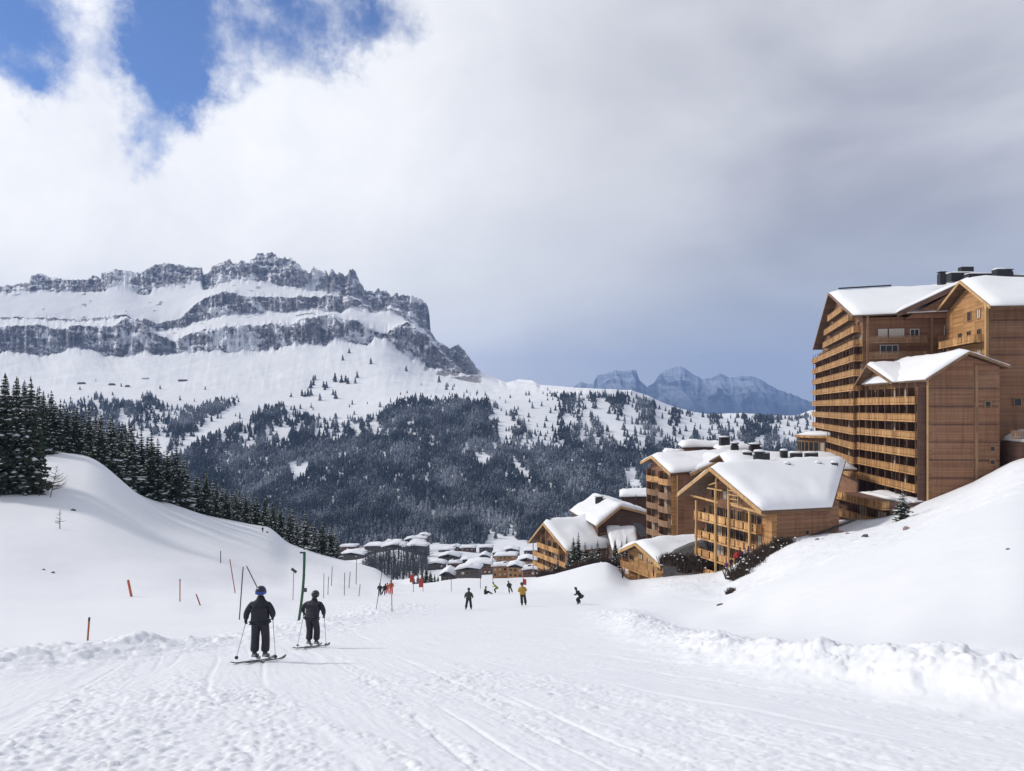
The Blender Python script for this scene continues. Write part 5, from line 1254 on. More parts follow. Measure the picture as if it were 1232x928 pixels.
CLR = [[(198, 552), (222, 547), (246, 528), (274, 520), (296, 510), (312, 500), (300, 482), (284, 488), (262, 499), (240, 517), (222, 534), (196, 548)],
       [(346, 578), (352, 556), (362, 561), (373, 552), (370, 572), (358, 582)], [(333, 512), (350, 514), (349, 532), (338, 536)], [(489, 508), (499, 504), (499, 514)], [(568, 544), (588, 548), (586, 563), (574, 560)],
       [(612, 546), (622, 556), (638, 572), (640, 592), (630, 580), (616, 562)], [(655, 578), (662, 583), (668, 596)], [(592, 495), (616, 503), (622, 516), (602, 512)], [(678, 498), (694, 500), (690, 518), (680, 512)],
       [(716, 480), (733, 484), (746, 512), (752, 530), (738, 528), (724, 505)], [(603, 626), (618, 630), (624, 650), (618, 662), (600, 662), (610, 645)], [(315, 505), (326, 520), (330, 545), (320, 530)], [(290, 532), (304, 528), (306, 541), (292, 540)], [(425, 505), (434, 520), (430, 532), (418, 515)],
       [(742, 560), (768, 566), (772, 590), (760, 590)], [(768, 505), (778, 520), (775, 545), (765, 530)], [(800, 508), (812, 515), (808, 530), (800, 522)], [(452, 500), (458, 512), (452, 520), (446, 508)], [(205, 575), (225, 572), (215, 590)], [(516, 615), (524, 612), (520, 628)],
       [(150, 515), (205, 528), (205, 552), (180, 552), (165, 540)], [(140, 500), (150, 490), (156, 512), (146, 520)], [(590, 640), (650, 655), (640, 662), (580, 662)]]
r1 = rows[0]; nfor = rows[0]+rows[1]+rows[2]
rng2 = np.random.default_rng(5); NCAND = 190000
ci = rng2.uniform(0, 1, NCAND); pxc = -30+1060*ci; rj = rng2.uniform(r1, nfor-4, NCAND)
col_i = np.searchsorted(pxs, pxc).clip(1, len(pxs)-1); row_i = rj.astype(int)
Xc = Xn[row_i, col_i]+rng2.uniform(-2, 2, NCAND); Dc = Dn[row_i, col_i]; fr_ = rj-row_i
Dc = Dn[row_i, col_i]*(1-fr_)+Dn[row_i+1, col_i]*fr_; Zc = Zn[row_i, col_i]*(1-fr_)+Zn[row_i+1, col_i]*fr_; Xc = (pxc-CX)/FPX*Dc
pyc = HY-FPX*Zc/Dc
top = FT(pxc)+fbm(pxc/9, pxc*0, 3, 700)*5
dens = np.clip((pyc-top)/7, 0, 1)
dens *= np.where((pxc > 590) & (pyc < 540), np.interp(pyc, [475, 500, 545], [.42, .38, 1.0])*(1.0*sstep(-.12, .28, fbm(pxc/11, pyc/26, 3, 710))+.10), 1)
dens *= np.where((pxc < 290) & (pyc < 535), .30+.9*sstep(-.1, .3, fbm(pxc/14, pyc/12, 3, 715)), 1)
dens *= np.where((pxc > 290) & (pxc < 460) & (pyc < 530), .25+sstep(-.2, .2, fbm(pxc/12, pyc/12, 3, 716)), 1)
dens *= 1-.6*sstep(.35, .55, fbm(pxc/10, pyc/16, 3, 720))
wob_x = pxc+fbm(pxc/6, pyc/6, 2, 730)*5; wob_y = pyc+fbm(pxc/6, pyc/6, 2, 731)*4
for c_ in CLR: dens = np.where(in_poly(wob_x, wob_y, c_), dens*.03, dens)
# a few single trees stand above the wood
dens = np.maximum(dens, np.where((pyc < top+1) & (pyc > top-16), .010, 0))
keep = rng2.uniform(0, 1, NCAND) < dens*.34
# area weight: same number per row, rows in the upper span are wider apart
Xk, Dk, Zk, pk, yk = Xc[keep], Dc[keep], Zc[keep], pxc[keep], pyc[keep]
Hk = rng2.uniform(9, 20, len(Xk))*np.where(yk < FT(pk)+6, .85, 1.0); Wk = rng2.uniform(1.0, 1.75, len(Xk))
# the nearest ones in view become trees of their own
vis = np.where((pk > 405) & (pk < 640) & (yk > 600))[0]; order = vis[np.argsort(Dk[vis])]
IND = order[:92]; mask = np.ones(len(Xk), bool); mask[IND] = False
TM = []
for V_, F_ in TT:
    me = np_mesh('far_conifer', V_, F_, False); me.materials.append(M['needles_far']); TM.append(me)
def far_conifer(loc, h, wd, label, group):
    global NTREE; NTREE += 1
    o = bpy.data.objects.new('far_conifer', TM[NTREE % 4]); COL.objects.link(o); o.location = loc; o.scale = (h*wd, h*wd, h); o.rotation_euler = (0, 0, NTREE*1.7)
    tag(o, label, 'conifer', group)
for i in IND: far_conifer((Xk[i], Dk[i], Zk[i]-.5), Hk[i], Wk[i], 'frosted conifer at the lower edge of the forest above the village', 'conifers at the lower forest edge')
iso = [(355, 640), (335, 680), (345, 668), (395, 675), (400, 690), (448, 645), (452, 652), (410, 680), (290, 720), (305, 722), (320, 720), (335, 718), (378, 740), (345, 645), (480, 655), (500, 655), (512, 660), (545, 660), (440, 715), (452, 730), (620, 565), (485, 548), (518, 515), (948, 655), (980, 690), (556, 632), (790, 600)]
for i, (zx, zy) in enumerate(iso):
    p = mtn_at(290+zx/3.974, 290+(zy+22)/3.974); far_conifer(p-V3(0, 0, 1), 20+(i*7 % 9), 1.5, 'dark conifer scattered alone on the open snow below the cliffs', 'lone conifers below the cliffs')
Xk, Dk, Zk, Hk, Wk = Xk[mask], Dk[mask], Zk[mask], Hk[mask], Wk[mask]
allV = []; allF = []; base = 0
kind = rng2.integers(0, 4, len(Xk)); rot = rng2.uniform(0, 6.28, len(Xk))
for k in range(4):
    V_, F_ = TT[k]; s_ = np.where(kind == k)[0]; n_ = len(s_)
    c, s2 = np.cos(rot[s_])[:, None], np.sin(rot[s_])[:, None]; hh = Hk[s_][:, None]; ww = hh*Wk[s_][:, None]
    jx = V_[None, :, 0]*(1+rng2.uniform(-.2, .2, (n_, len(V_)))); jy = V_[None, :, 1]*(1+rng2.uniform(-.2, .2, (n_, len(V_))))
    x = (jx*c-jy*s2)*ww+Xk[s_][:, None]; y = (jx*s2+jy*c)*ww+Dk[s_][:, None]; z = V_[None, :, 2]*hh+Zk[s_][:, None]-.5
    allV.append(np.stack([x, y, z], -1).reshape(-1, 3)); allF.append((F_[None]+(np.arange(n_)*len(V_))[:, None, None]).reshape(-1, 3)+base); base += n_*len(V_)
me = np_mesh('forest', np.concatenate(allV), np.concatenate(allF), False)
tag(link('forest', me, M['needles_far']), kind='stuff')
print('forest trees', len(Xk), 'individual', NTREE)

# bare wood below the village terrace
def bare_tree_mesh(seed, h=11):
    rs = random.Random(seed); q = MB(); q.tube([(0, 0, -1), (0, 0, h*.5), (rs.uniform(-.3, .3), 0, h)], [.28, .2, .05], 5)
    for k in range(16):
        z = h*rs.uniform(.25, .92); a = rs.random()*6.3; l = (h-z)*.38+.6; u = Vector((math.cos(a), math.sin(a), .45))
        q.tube([(0, 0, z), Vector((0, 0, z))+u*l], [.10, .05], 4)
    me = bpy.data.meshes.new('bare_tree'); me.from_pydata([tuple(v) for v in q.v], [], q.f); me.materials.append(M['twig_far']); return me
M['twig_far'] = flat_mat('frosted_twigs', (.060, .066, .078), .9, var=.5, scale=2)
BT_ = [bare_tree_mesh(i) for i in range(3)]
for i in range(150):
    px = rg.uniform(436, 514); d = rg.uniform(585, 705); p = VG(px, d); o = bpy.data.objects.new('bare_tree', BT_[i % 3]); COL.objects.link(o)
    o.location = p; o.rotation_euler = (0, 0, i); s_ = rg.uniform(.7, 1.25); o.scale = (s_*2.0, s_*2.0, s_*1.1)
    tag(o, 'bare dark tree in the steep little wood below the village terrace', 'bare tree', 'bare trees below the village terrace')

# shrubs and dead trees
def shrub_mesh(seed, r=1.2, h=1.1, n=320, snow=.012):
    rs = random.Random(seed); q = MB(); sn = []
    for k in range(n):
        a = rs.random()*6.3; b0 = Vector((rs.uniform(-.5, .5)*r, rs.uniform(-.5, .5)*r, -.1)); u = Vector((math.cos(a)*rs.uniform(.1, .7), math.sin(a)*rs.uniform(.1, .7), 1)).normalized()
        l = h*rs.uniform(.5, 1.1); m1 = b0+u*l*.55; e = m1+(u+Vector((rs.uniform(-.5, .5), rs.uniform(-.5, .5), 0))).normalized()*l*.5
        w_ = rs.uniform(.02, .045); s_ = Vector((w_, 0, 0)) if k % 2 else Vector((0, w_, 0)); kk = len(q.v)
        q.v += [tuple(b0-s_), tuple(b0+s_), tuple(m1+s_), tuple(m1-s_), tuple(e)]; q.f += [[kk, kk+1, kk+2, kk+3], [kk+3, kk+2, kk+4]]
    nf_ = len(q.f)
    for k in range(int(n*snow)):
        c = Vector((rs.uniform(-.8, .8)*r, rs.uniform(-.8, .8)*r, rs.uniform(.1, .9)*h)); s_ = rs.uniform(.05, .15); kk = len(q.v)
        q.v += [tuple(c+Vector(v)*s_) for v in ((-1, 0, 0), (0, -1, 0), (1, 0, 0), (0, 1, 0), (0, 0, .8), (0, 0, -.4))]
        q.f += [[kk, kk+1, kk+4], [kk+1, kk+2, kk+4], [kk+2, kk+3, kk+4], [kk+3, kk, kk+4], [kk+1, kk, kk+5], [kk+2, kk+1, kk+5], [kk+3, kk+2, kk+5], [kk, kk+3, kk+5]]
    me = bpy.data.meshes.new('shrub'); me.from_pydata([tuple(v) for v in q.v], [], q.f); me.materials.append(M['twig']); me.materials.append(M['snow'])
    me.polygons.foreach_set('material_index', [0]*nf_+[1]*(len(q.f)-nf_)); return me
SH = [shrub_mesh(i) for i in range(4)]
def shrub(p, s_, label, group, i=0):
    o = bpy.data.objects.new('shrub', SH[i % 4]); COL.objects.link(o); o.location = p; o.scale = (s_*1.2, s_, s_); o.rotation_euler = (0, 0, i*1.3); tag(o, label, 'shrub', group)
bank = [(958, 662, 0), (950, 664, 0), (944, 659, 0), (936, 668, 1), (928, 671, 0), (920, 674, 1), (912, 680, 0), (905, 684, 1), (935, 660, 0), (926, 662, 0), (918, 665, 0), (910, 669, 1), (902, 672, 0), (896, 678, 0), (968, 669, 0), (962, 672, 1),
        (955, 675, 0), (947, 679, 0), (940, 682, 1), (932, 687, 0), (925, 690, 0), (917, 694, 1), (909, 698, 0), (900, 700, 0), (892, 703, 0), (893, 690, 0), (886, 696, 0), (880, 712, 0), (878, 716, 1)]
def at_ground(px, py):
    """where the line of sight through (px, py) meets the near ground"""
    ds = np.linspace(8, 240, 1500); xs = (px-CX)/FPX*ds; g_ = near_h(xs, ds, False); ln = (HY-py)/FPX*ds; k = np.argmax(g_ >= ln)
    if not (g_ >= ln).any(): k = int(np.argmin(np.abs(g_-ln)))
    return Vector((xs[k], ds[k], g_[k]))
for i, (px, py, f) in enumerate(bank):
    d = 108-(py-655)*.25; p = G(px, d); p.z = max(p.z, (HY-py-3)/FPX*d-1.2); p.z = min(p.z, (HY-py)/FPX*d+.3)
    if py > 705: p = at_ground(px, py)
    shrub(p, 1.0+.5*rg.random() if py < 705 else .45, 'brown leafless shrub half buried in snow on the bank beside the large chalet', 'shrubs on the bank beside the large chalet', i)
for i in range(16):
    px = 800+i*3.3+rg.uniform(-2, 2); d = 128-i*.2; py = 672+rg.uniform(0, 18)
    shrub(P(px, py, d-1.0), 1.3, 'dark snowy shrub against the stone wall right of the log chalet', 'shrubs against the stone wall', i+2)
for i in range(14):
    px = 650+i*7+rg.uniform(-2, 2); d = 158+rg.uniform(-8, 6); p = G(px, d)
    shrub(p, 1.3, 'leafless shrub along the snow bank below the mid chalets', 'shrubs below the mid chalets', i+3)
# leafless shrub and dead sapling on the left hill
def dead_tree(px, py0, py1, d, label, n, sp, name='dead_tree', lean=0.):
    g0 = G(px, d); h = (py0-py1)/FPX*d; rs = random.Random(int(px)); q = MB(); q.tube([(0, 0, -.4), (lean*h*.5, 0, h*.5), (lean*h, 0, h)], [.07, .05, .02], 5)
    for k in range(n):
        z = h*rs.uniform(.2, .95); a = rs.uniform(-.6, .6)+(0 if rs.random() < .5 else math.pi); l = sp*(1.1-z/h)*rs.uniform(.6, 1.2); u = Vector((math.cos(a), math.sin(a), rs.uniform(-.05, .5)))
        b0 = Vector((lean*z, 0, z)); q.tube([b0, b0+u*l*.6, b0+u*l+Vector((0, 0, .15*l))], [.04, .03, .012], 4)
    o = q.build(name, M['twig'], None, origin=(0, 0, 0)); o.location = g0; tag(o, label, 'bare tree')
dead_tree(72, 592, 568, 118, 'thin dead sapling with a few bare branches on the left snow hill', 12, 1.0)
dead_tree(60, 577, 538, 140, 'leafless larch leaning right beside the leftmost spruces', 40, 3.0, 'bare_tree', .25)
dead_tree(48, 578, 545, 140, 'scraggly bare larch wedged against the leftmost spruces', 30, 2.6, 'bare_tree', -.2)

# rocks poking out of the snow
def rock(px, py, wpx, label, col='stone', d=None):
    p = at_ground(px, py) if d is None else P(px, py, d); s_ = wpx/FPX*p.y*.5; rs = random.Random(int(px*3)); bm = bmesh.new(); bmesh.ops.create_icosphere(bm, subdivisions=2, radius=1)
    for v in bm.verts:
        k = 1+.35*float(fbm(np.array([v.co.x*1.7+px]), np.array([v.co.y*1.7+v.co.z*2.3]), 3, 800)[0]); v.co = Vector((v.co.x*s_*k, v.co.y*s_*k*.8, v.co.z*s_*.7*k))
    me = bpy.data.meshes.new('rock'); bm.to_mesh(me); bm.free(); o = link('rock', me, M[col]); o.location = p; tag(o, label, 'rock')
M['pink_stone'] = flat_mat('pinkish_stone', (.30, .20, .19), .9, var=.2, scale=2)
for a in ((52.5, 686, 4, 'small dark rock on the left slope, left of a pair'), (63.5, 689.5, 5, 'dark rock on the left slope, right of a pair'), (88, 614.5, 6, 'dark stone high on the left snow hill'),
          (1213.5, 663, 7, 'lone black rock on the smooth right-hand slope'), (1091, 637, 10, 'pinkish boulder below the tall building'), (1041, 646, 9, 'flat dark stone on the upper right bank'), (984, 650, 6, 'dark stone on the bank below the large chalet, left of a pair'),
          (991, 649.5, 4, 'small stone on the bank below the large chalet, right of a pair'), (1011, 641, 9, 'brownish rock by the corner of the large chalet side wall'), (1020, 643, 6, 'dark stone right of the brownish rock'), (321, 641, 4, 'dark pebble-like rock near the tiny walker on the left ridge'),
          (867, 729, 9, 'dark half-buried stone in the snow at the foot of the right slope')):
    rock(a[0], a[1], a[2], a[3], 'pink_stone' if 'pink' in a[3] or 'brownish' in a[3] else 'stone')

# ================================================================== poles and markers
M['orange'] = flat_mat('orange_paint', (.50, .12, .05), .5); M['red'] = flat_mat('red_fabric', (.42, .05, .04), .7); M['green'] = flat_mat('green_paint', (.012, .085, .038), .45)
M['pole_dark'] = flat_mat('dark_pole', (.05, .05, .055), .5); M['white_plate'] = flat_mat('white_plate', (.75, .76, .78), .6); M['rust'] = flat_mat('weathered_orange', (.34, .12, .05), .7, var=.3, scale=5)
M['redpole'] = flat_mat('red_pole', (.33, .07, .07), .5)
def pole(px0, py0, px1, py1, d, wpx, mt_, label, cat='marker pole', name='marker_pole', bands=None, group=None, n=8, curve=0.0):
    b0 = P(px0, py0, d); t0 = P(px1, py1, d); g0 = ground_z(b0.x, b0.y)
    r = wpx*.72/FPX*d/2; pts = []; N = 8 if curve else 3
    for i in range(N+1):
        f = i/N; p = b0.lerp(t0, f); p.x += curve*math.sin(math.pi*f)*(t0-b0).length; pts.append(p)
    pts[0] = pts[0]+(pts[0]-pts[1]).normalized()*(max(0.0, b0.z-g0)+.35)
    e = empty(name, V3(b0.x, b0.y, min(b0.z, g0)), label, cat, group)
    MB().tube(pts, r, n).build('shaft', M[mt_], e, True)
    if bands:
        for f0, f1, m_ in bands:
            a, c = b0.lerp(t0, f0), b0.lerp(t0, f1); MB().tube([a, c], r*1.12, n).build('band', M[m_], e, True)
    return e, b0, t0
pole(104.5, 783, 107.5, 743, 29.5, 3.2, 'rust', 'short rust-orange marker pole with dark top behind the left snow bank', bands=[(.9, 1.0, 'pole_dark')])
pole(156.5, 710, 154, 698, 74, 4.2, 'orange', 'thick bright orange marker stub leaning on the left slope')
pole(216.5, 722, 216.5, 697, 69, 2.0, 'orange', 'upright thin orange marker pole on the left flat', bands=[(.93, 1.0, 'pole_dark')])
pole(240, 726, 236, 715, 66, 2.2, 'redpole', 'short tilted red marker pole right of the upright orange one')
pole(288.5, 738, 292.5, 682, 50, 2.0, 'pole_dark', 'tall thin dark pole leaning slightly right behind the first skier')
pole(279.5, 692, 276.5, 673, 88, 1.6, 'redpole', 'small reddish stick tilted left above the tall dark pole')
pole(303.5, 695, 296.5, 681, 84, 1.8, 'pole_dark', 'dark stick tilted strongly left beside the reddish one')
pole(265.5, 668, 265.5, 663, 130, 1.5, 'pole_dark', 'tiny dark stake far up the left slope')
e, b0, t0 = pole(353, 703, 353.5, 686, 84, 1.0, 'pole_dark', 'thin stake with small dark tilted plate left of the green pylon', 'sign', 'sign_post')
MB().beam(t0+V3(-.25, 0, .15), t0+V3(.28, 0, -.25), .04, .28).build('plate', M['pole_dark'], e)
for i, (px, a, b_, d, lab) in enumerate(((389.5, 710, 690, 90, 'thin red stake just right of the green pylon, nearest of its line'), (395, 702, 694, 100, 'faint grey stake second in the line right of the green pylon'), (399.5, 688, 682, 125, 'small grey stake upslope of the line right of the green pylon'),
        (414.5, 704, 689, 102, 'taller thin dark stake in the middle of the slope right of the green pylon'), (421, 692, 688, 125, 'tiny stake beside the taller one on the slope'), (429, 668, 680, 140, 'tiny stake near the crest below the far village'), (433, 706, 703, 105, 'low dark stub on the slope before the slalom gate'))):
    pole(px, max(a, b_), px+.3, min(a, b_), d, 1.1, 'redpole' if i == 0 else 'pole_dark', lab)
# green pylon, bent, with a pale plate at the top
e, b0, t0 = pole(359.8, 745, 366.3, 660, 45, 4.6, 'green', 'thick green bent pylon with pale top plate between the two skiers', 'pylon', 'tow_pylon', curve=.022)
MB().box(t0+V3(-.06, 0, -.12), .34, .22, .1).build('top_plate', M['white_plate'], e); MB().box(t0+V3(-.16, -.02, -.22), .16, .14, .1).build('bracket', M['pole_dark'], e)
MB().tube([P(366.6, 712, 45), P(366.8, 708, 45)], .13, 10).build('collar', M['pole_dark'], e)
# slalom gate
e, b0, t0 = pole(452, 737, 459.5, 688, 62, 1.1, 'pole_dark', 'left thin dark pole of the slalom gate, leaning right', 'slalom pole', 'slalom_pole')
e, b0, t0 = pole(471.8, 743, 470.6, 684, 60, 1.3, 'redpole', 'right slalom pole, red below and dark above', 'slalom pole', 'slalom_pole', bands=[(.45, .62, 'orange'), (.62, 1.0, 'pole_dark')])
def flagpole(px, pb, pt, d, f0, f1, wf, label, side=1, mt_='red'):
    e, b0, t0 = pole(px, pb, px, pt, d, 1.0, 'redpole', label, 'flag', 'flag_pole'); p0, p1 = b0.lerp(t0, f0), b0.lerp(t0, f1); q = MB(); N = 5; vs = []; w_ = wf/FPX*d*side
    for i in range(N+1):
        f = i/N; y = .06*math.sin(f*5); vs += [p0+V3(w_*f, y, -.05*f), p1+V3(w_*f, y, -.1*f)]
    vs2 = [v+V3(0, .02, 0) for v in vs]; fs = []
    for i in range(N): k = 2*i; fs += [[k, k+2, k+3, k+1]]; m_ = len(vs); fs += [[m_+k, m_+k+1, m_+k+3, m_+k+2], [k, k+1+0, m_+k+1, m_+k][::1] if i == 0 else [k, m_+k, m_+k+2, k+2]]
    q.add(vs+vs2, fs).build('flag', M[mt_], e); return e
flagpole(497.5, 712, 690, 118, .52, .95, -4.5, 'red gate flag on a pole left of the conifer clump')
flagpole(509, 712, 694, 122, .30, .88, -5, 'larger red gate flag in front of the conifer clump')
flagpole(629.3, 711, 682, 112, .25, .50, 4, 'tall thin red pole with small red flag behind the yellow jacket skier')
for i, (px, a, b_, d, lab) in enumerate(((578, 706, 686, 128, 'thin dark stake left of the bent snowboarder'), (593, 700, 668, 150, 'tall thin mast above the yellow-green snowboarder'), (543, 712, 697, 120, 'pale thin stake at the far left of the run end'))):
    pole(px, a, px, b_, d, .9, 'pole_dark', lab)
for i, (px, a, b_, d, lab) in enumerate(((712, 696, 684, 138, 'short pale stake on the snow mound below the mid chalets'), (866, 722, 708, 66, 'thin pale stake right of the crouched skier at the foot of the slope'), (995, 641, 629, 108, 'thin pale stake on the bank in front of the large chalet side wall'))):
    pole(px, a, px+.4, b_, d, .8, 'white_plate' if i != 2 else 'pole_dark', lab)

# ================================================================== people
def skin(name, pts, edges, mt_, parent, lv=2, root=0, sm=True):
    me = bpy.data.meshes.new(name); me.from_pydata([tuple(p[0]) for p in pts], edges, []); o = bpy.data.objects.new(name, me); COL.objects.link(o)
    md = o.modifiers.new('skin', 'SKIN'); md.branch_smoothing = .6
    sv = me.skin_vertices[0].data if me.skin_vertices else None
    if sv is None: me.attributes; bm = bmesh.new(); bm.from_mesh(me); bm.verts.layers.skin.verify(); bm.to_mesh(me); bm.free(); sv = me.skin_vertices[0].data
    for i, p in enumerate(pts):
        r = p[1] if isinstance(p[1], tuple) else (p[1], p[1]); sv[i].radius = r; sv[i].use_root = (i == root)
    sb = o.modifiers.new('sub', 'SUBSURF'); sb.levels = lv; sb.render_levels = lv
    dg = bpy.context.evaluated_depsgraph_get(); ev = o.evaluated_get(dg); m2 = bpy.data.meshes.new_from_object(ev); o.modifiers.clear(); o.data = m2; bpy.data.meshes.remove(me)
    m2.name = name; m2.materials.clear(); m2.materials.append(mt_); smooth(m2); o.parent = parent; return o
def cloth(name, col, rough=.75):
    m, t, b = new_mat(name); tc = t.n.new('ShaderNodeTexCoord').outputs['Object']; n = t.noise(tc, 9, 4, .6); n2 = t.noise(t.mapping(tc, scale=(1, 1, 2.2)), 5.5, 3, .6)
    t.put(b.inputs['Base Color'], t.mix(t.rng(n, .3, .7), tuple(c*.8 for c in col), tuple(c*1.2 for c in col))); b.inputs['Roughness'].default_value = rough
    t.put(b.inputs['Normal'], t.bump(t.math('ADD', t.math('MULTIPLY', n2, 1.0), t.math('MULTIPLY', n, .3)), .9, .035)); return m
M['navy'] = cloth('navy_jacket', (.013, .014, .024)); M['navy_pants'] = cloth('dark_trousers', (.017, .017, .027)); M['black'] = cloth('black_cloth', (.012, .012, .014)); M['greygreen'] = cloth('grey_green_jacket', (.035, .042, .035))
M['skin_'] = flat_mat('skin', (.45, .27, .20), .6); M['helm_blue'] = flat_mat('navy_helmet', (.012, .016, .045), .35); M['helm_dark'] = flat_mat('dark_helmet', (.018, .03, .028), .4); M['strap'] = flat_mat('blue_strap', (.02, .06, .30), .5)
M['yellow'] = cloth('yellow_jacket', (.40, .25, .04)); M['lime'] = cloth('lime_jacket', (.26, .32, .03)); M['orangej'] = cloth('orange_jacket', (.45, .10, .04)); M['redj'] = cloth('red_jacket', (.55, .03, .03)); M['purple'] = cloth('purple_jacket', (.13, .03, .14)); M['whitej'] = cloth('white_jacket', (.55, .56, .6)); M['brownj'] = cloth('dark_red_jacket', (.16, .02, .03)); M['ski'] = flat_mat('ski_top', (.03, .035, .04), .35); M['boot'] = flat_mat('ski_boot', (.06, .06, .065), .4); M['boot_trim'] = flat_mat('boot_buckle', (.35, .36, .38), .4); M['alu'] = flat_mat('pole_alloy', (.28, .28, .30), .35, .6)
def lerp3(a, b, f): return Vector(a).lerp(Vector(b), f)
def person(loc, H, label, rz=0, jacket='navy', pants='navy_pants', hat='helm_dark', pose=None, lv=2, group=None, strap=None, lean=0., detail=True):
    """a figure facing local +Y; pose gives joint positions for a 1.78 m body"""
    J = dict(pelvis=(0, 0, .93), waist=(0, .0, 1.08), chest=(0, .02, 1.30), neck=(0, .03, 1.49), head=(0, .05, 1.64),
             shL=(-.19, .01, 1.42), elL=(-.30, .0, 1.16), haL=(-.33, .14, .96), shR=(.19, .01, 1.42), elR=(.30, .0, 1.16), haR=(.33, .14, .96),
             hipL=(-.10, 0, .90), knL=(-.13, .04, .50), anL=(-.14, -.02, .10), toL=(-.14, .17, .05), hipR=(.10, 0, .90), knR=(.13, .04, .50), anR=(.14, -.02, .10), toR=(.14, .17, .05))
    if pose: J.update(pose)
    J = {k: Vector(v) for k, v in J.items()}
    e = empty('person', loc, label, 'person', group, rz); s_ = H/1.78; e.scale = (s_, s_, s_)
    if lean: e.rotation_euler = (0, lean, rz)
    # the body underneath
    pts = [(J['pelvis'], (.12, .09)), (J['waist'], (.11, .09)), (J['chest'], (.13, .09)), (J['neck'], .05), (lerp3(J['neck'], J['head'], .6), .07), (J['head'], (.078, .088)), (J['head']+Vector((0, 0, .08)), .055)]
    E = [(0, 1), (1, 2), (2, 3), (3, 4), (4, 5), (5, 6)]
    for sd_, par in (('L', 2), ('R', 2)):
        k = len(pts); pts += [(J['sh'+sd_], .055), (J['el'+sd_], .04), (lerp3(J['el'+sd_], J['ha'+sd_], .8), .024), (lerp3(J['el'+sd_], J['ha'+sd_], .95), .022)]; E += [(par, k), (k, k+1), (k+1, k+2), (k+2, k+3)]
        k = len(pts); pts += [(J['hip'+sd_], .075), (J['kn'+sd_], .055), (J['an'+sd_], .04), (J['to'+sd_], .035)]; E += [(0, k), (k, k+1), (k+1, k+2), (k+2, k+3)]
    bo_ = skin('body', pts, E, M['skin_'], e, 1 if not detail else 2); bo_.data.materials.append(M['black'])
    hw = (J['elL'].z+J['haL'].z)/2; nz = J['neck'].z+.03
    for p in bo_.data.polygons:
        c = p.center
        if c.z < nz and min((c-J['haL']).length, (c-J['haR']).length) > .09: p.material_index = 1
    # jacket
    nj = J['neck']; pv, wa, ch = J['pelvis'], J['waist'], J['chest']
    jp = [(wa, (.235, .16)), (pv+Vector((0, 0, .02)), (.24, .17)), (pv+Vector((0, 0, -.13)), (.25, .18)), (lerp3(wa, ch, .6), (.24, .165)), (ch+Vector((0, 0, .06)), (.215, .15)), (lerp3(ch, nj, .85), (.125, .115)), (nj+Vector((0, .02, .105)), (.088, .095))]
    je = [(0, 1), (1, 2), (0, 3), (3, 4), (4, 5), (5, 6)]
    for sd_ in 'LR':
        k = len(jp); w_ = lerp3(J['el'+sd_], J['ha'+sd_], .8); jp += [(J['sh'+sd_]-Vector((0, 0, .03)), .092), (lerp3(J['sh'+sd_], J['el'+sd_], .5), .088), (J['el'+sd_], .082), (lerp3(J['el'+sd_], w_, .5), .075), (w_, .066)]; je += [(4, k), (k, k+1), (k+1, k+2), (k+2, k+3), (k+3, k+4)]
    skin('jacket', jp, je, M[jacket], e, lv)
    # trousers
    tp = [(J['pelvis']+Vector((0, 0, .10)), (.17, .13))]; te = []
    for sd_ in 'LR':
        k = len(tp); h_, n_, a_ = J['hip'+sd_], J['kn'+sd_], J['an'+sd_]
        tp += [(lerp3(h_, n_, .12), (.122, .13)), (lerp3(h_, n_, .55), .116), (n_, .108), (lerp3(n_, a_, .5), .110), (lerp3(n_, a_, .88), (.120, .125))]; te += [(0, k), (k, k+1), (k+1, k+2), (k+2, k+3), (k+3, k+4)]
    skin('trousers', tp, te, M[pants], e, lv)
    for sd_ in 'LR':
        a_, t_ = J['an'+sd_], J['to'+sd_]; bo = skin('boot', [(a_+Vector((0, 0, .10)), .075), (a_+Vector((0, 0, .0)), (.07, .08)), (lerp3(a_, t_, .5)-Vector((0, 0, .02)), .062), (t_, .05)], [(0, 1), (1, 2), (2, 3)], M['boot'], e, 1)
        if detail:
            c = a_+Vector((0, -.075, .02)); MB().box(c-Vector((0, 0, .02)), .09, .05, .05).build('heel_piece', M['boot_trim'], bo, origin=(0, 0, 0))
        # glove with five fingers round the grip
        hh = J['ha'+sd_]; fo = (hh-J['el'+sd_]).normalized(); o_ = Vector((1 if sd_ == 'L' else -1, 0, 0))
        gp = [(hh-fo*.09, .052), (hh-fo*.01, (.055, .043)), (hh+fo*.05, (.05, .036))]; ge = [(0, 1), (1, 2)]
        if detail:
            side = fo.cross(Vector((0, 0, 1)));
            if side.length < .1: side = Vector((1, 0, 0))
            side = Vector((0, 1, 0))
            for q in range(4):
                b0 = hh+fo*.05+side*((q-1.5)*.022); k = len(gp); ln = (.040, .048, .045, .034)[q]
                gp += [(b0+fo*ln*.5, .0125), (b0+fo*ln*.9+o_*ln*.5, .0115), (b0+fo*ln*.5+o_*ln*1.1, .010)]; ge += [(2, k), (k, k+1), (k+1, k+2)]
            k = len(gp); gp += [(hh+side*.045+fo*.01, .014), (hh+side*.06+fo*.035+o_*.02, .0125)]; ge += [(1, k), (k, k+1)]
        skin('glove', gp, ge, M['black'], e, 1)
    # helmet
    hd = J['head']; bm = bmesh.new(); bmesh.ops.create_uvsphere(bm, u_segments=20, v_segments=14, radius=.128)
    for v in bm.verts:
        v.co.y *= 1.12; v.co.z *= 1.02
        if v.co.z < -.095: v.co.z = -.095; v.co.x *= .93; v.co.y = v.co.y*.9-.0
        if v.co.y > .03 and v.co.z < .02: v.co.y = .03+(v.co.y-.03)*.45
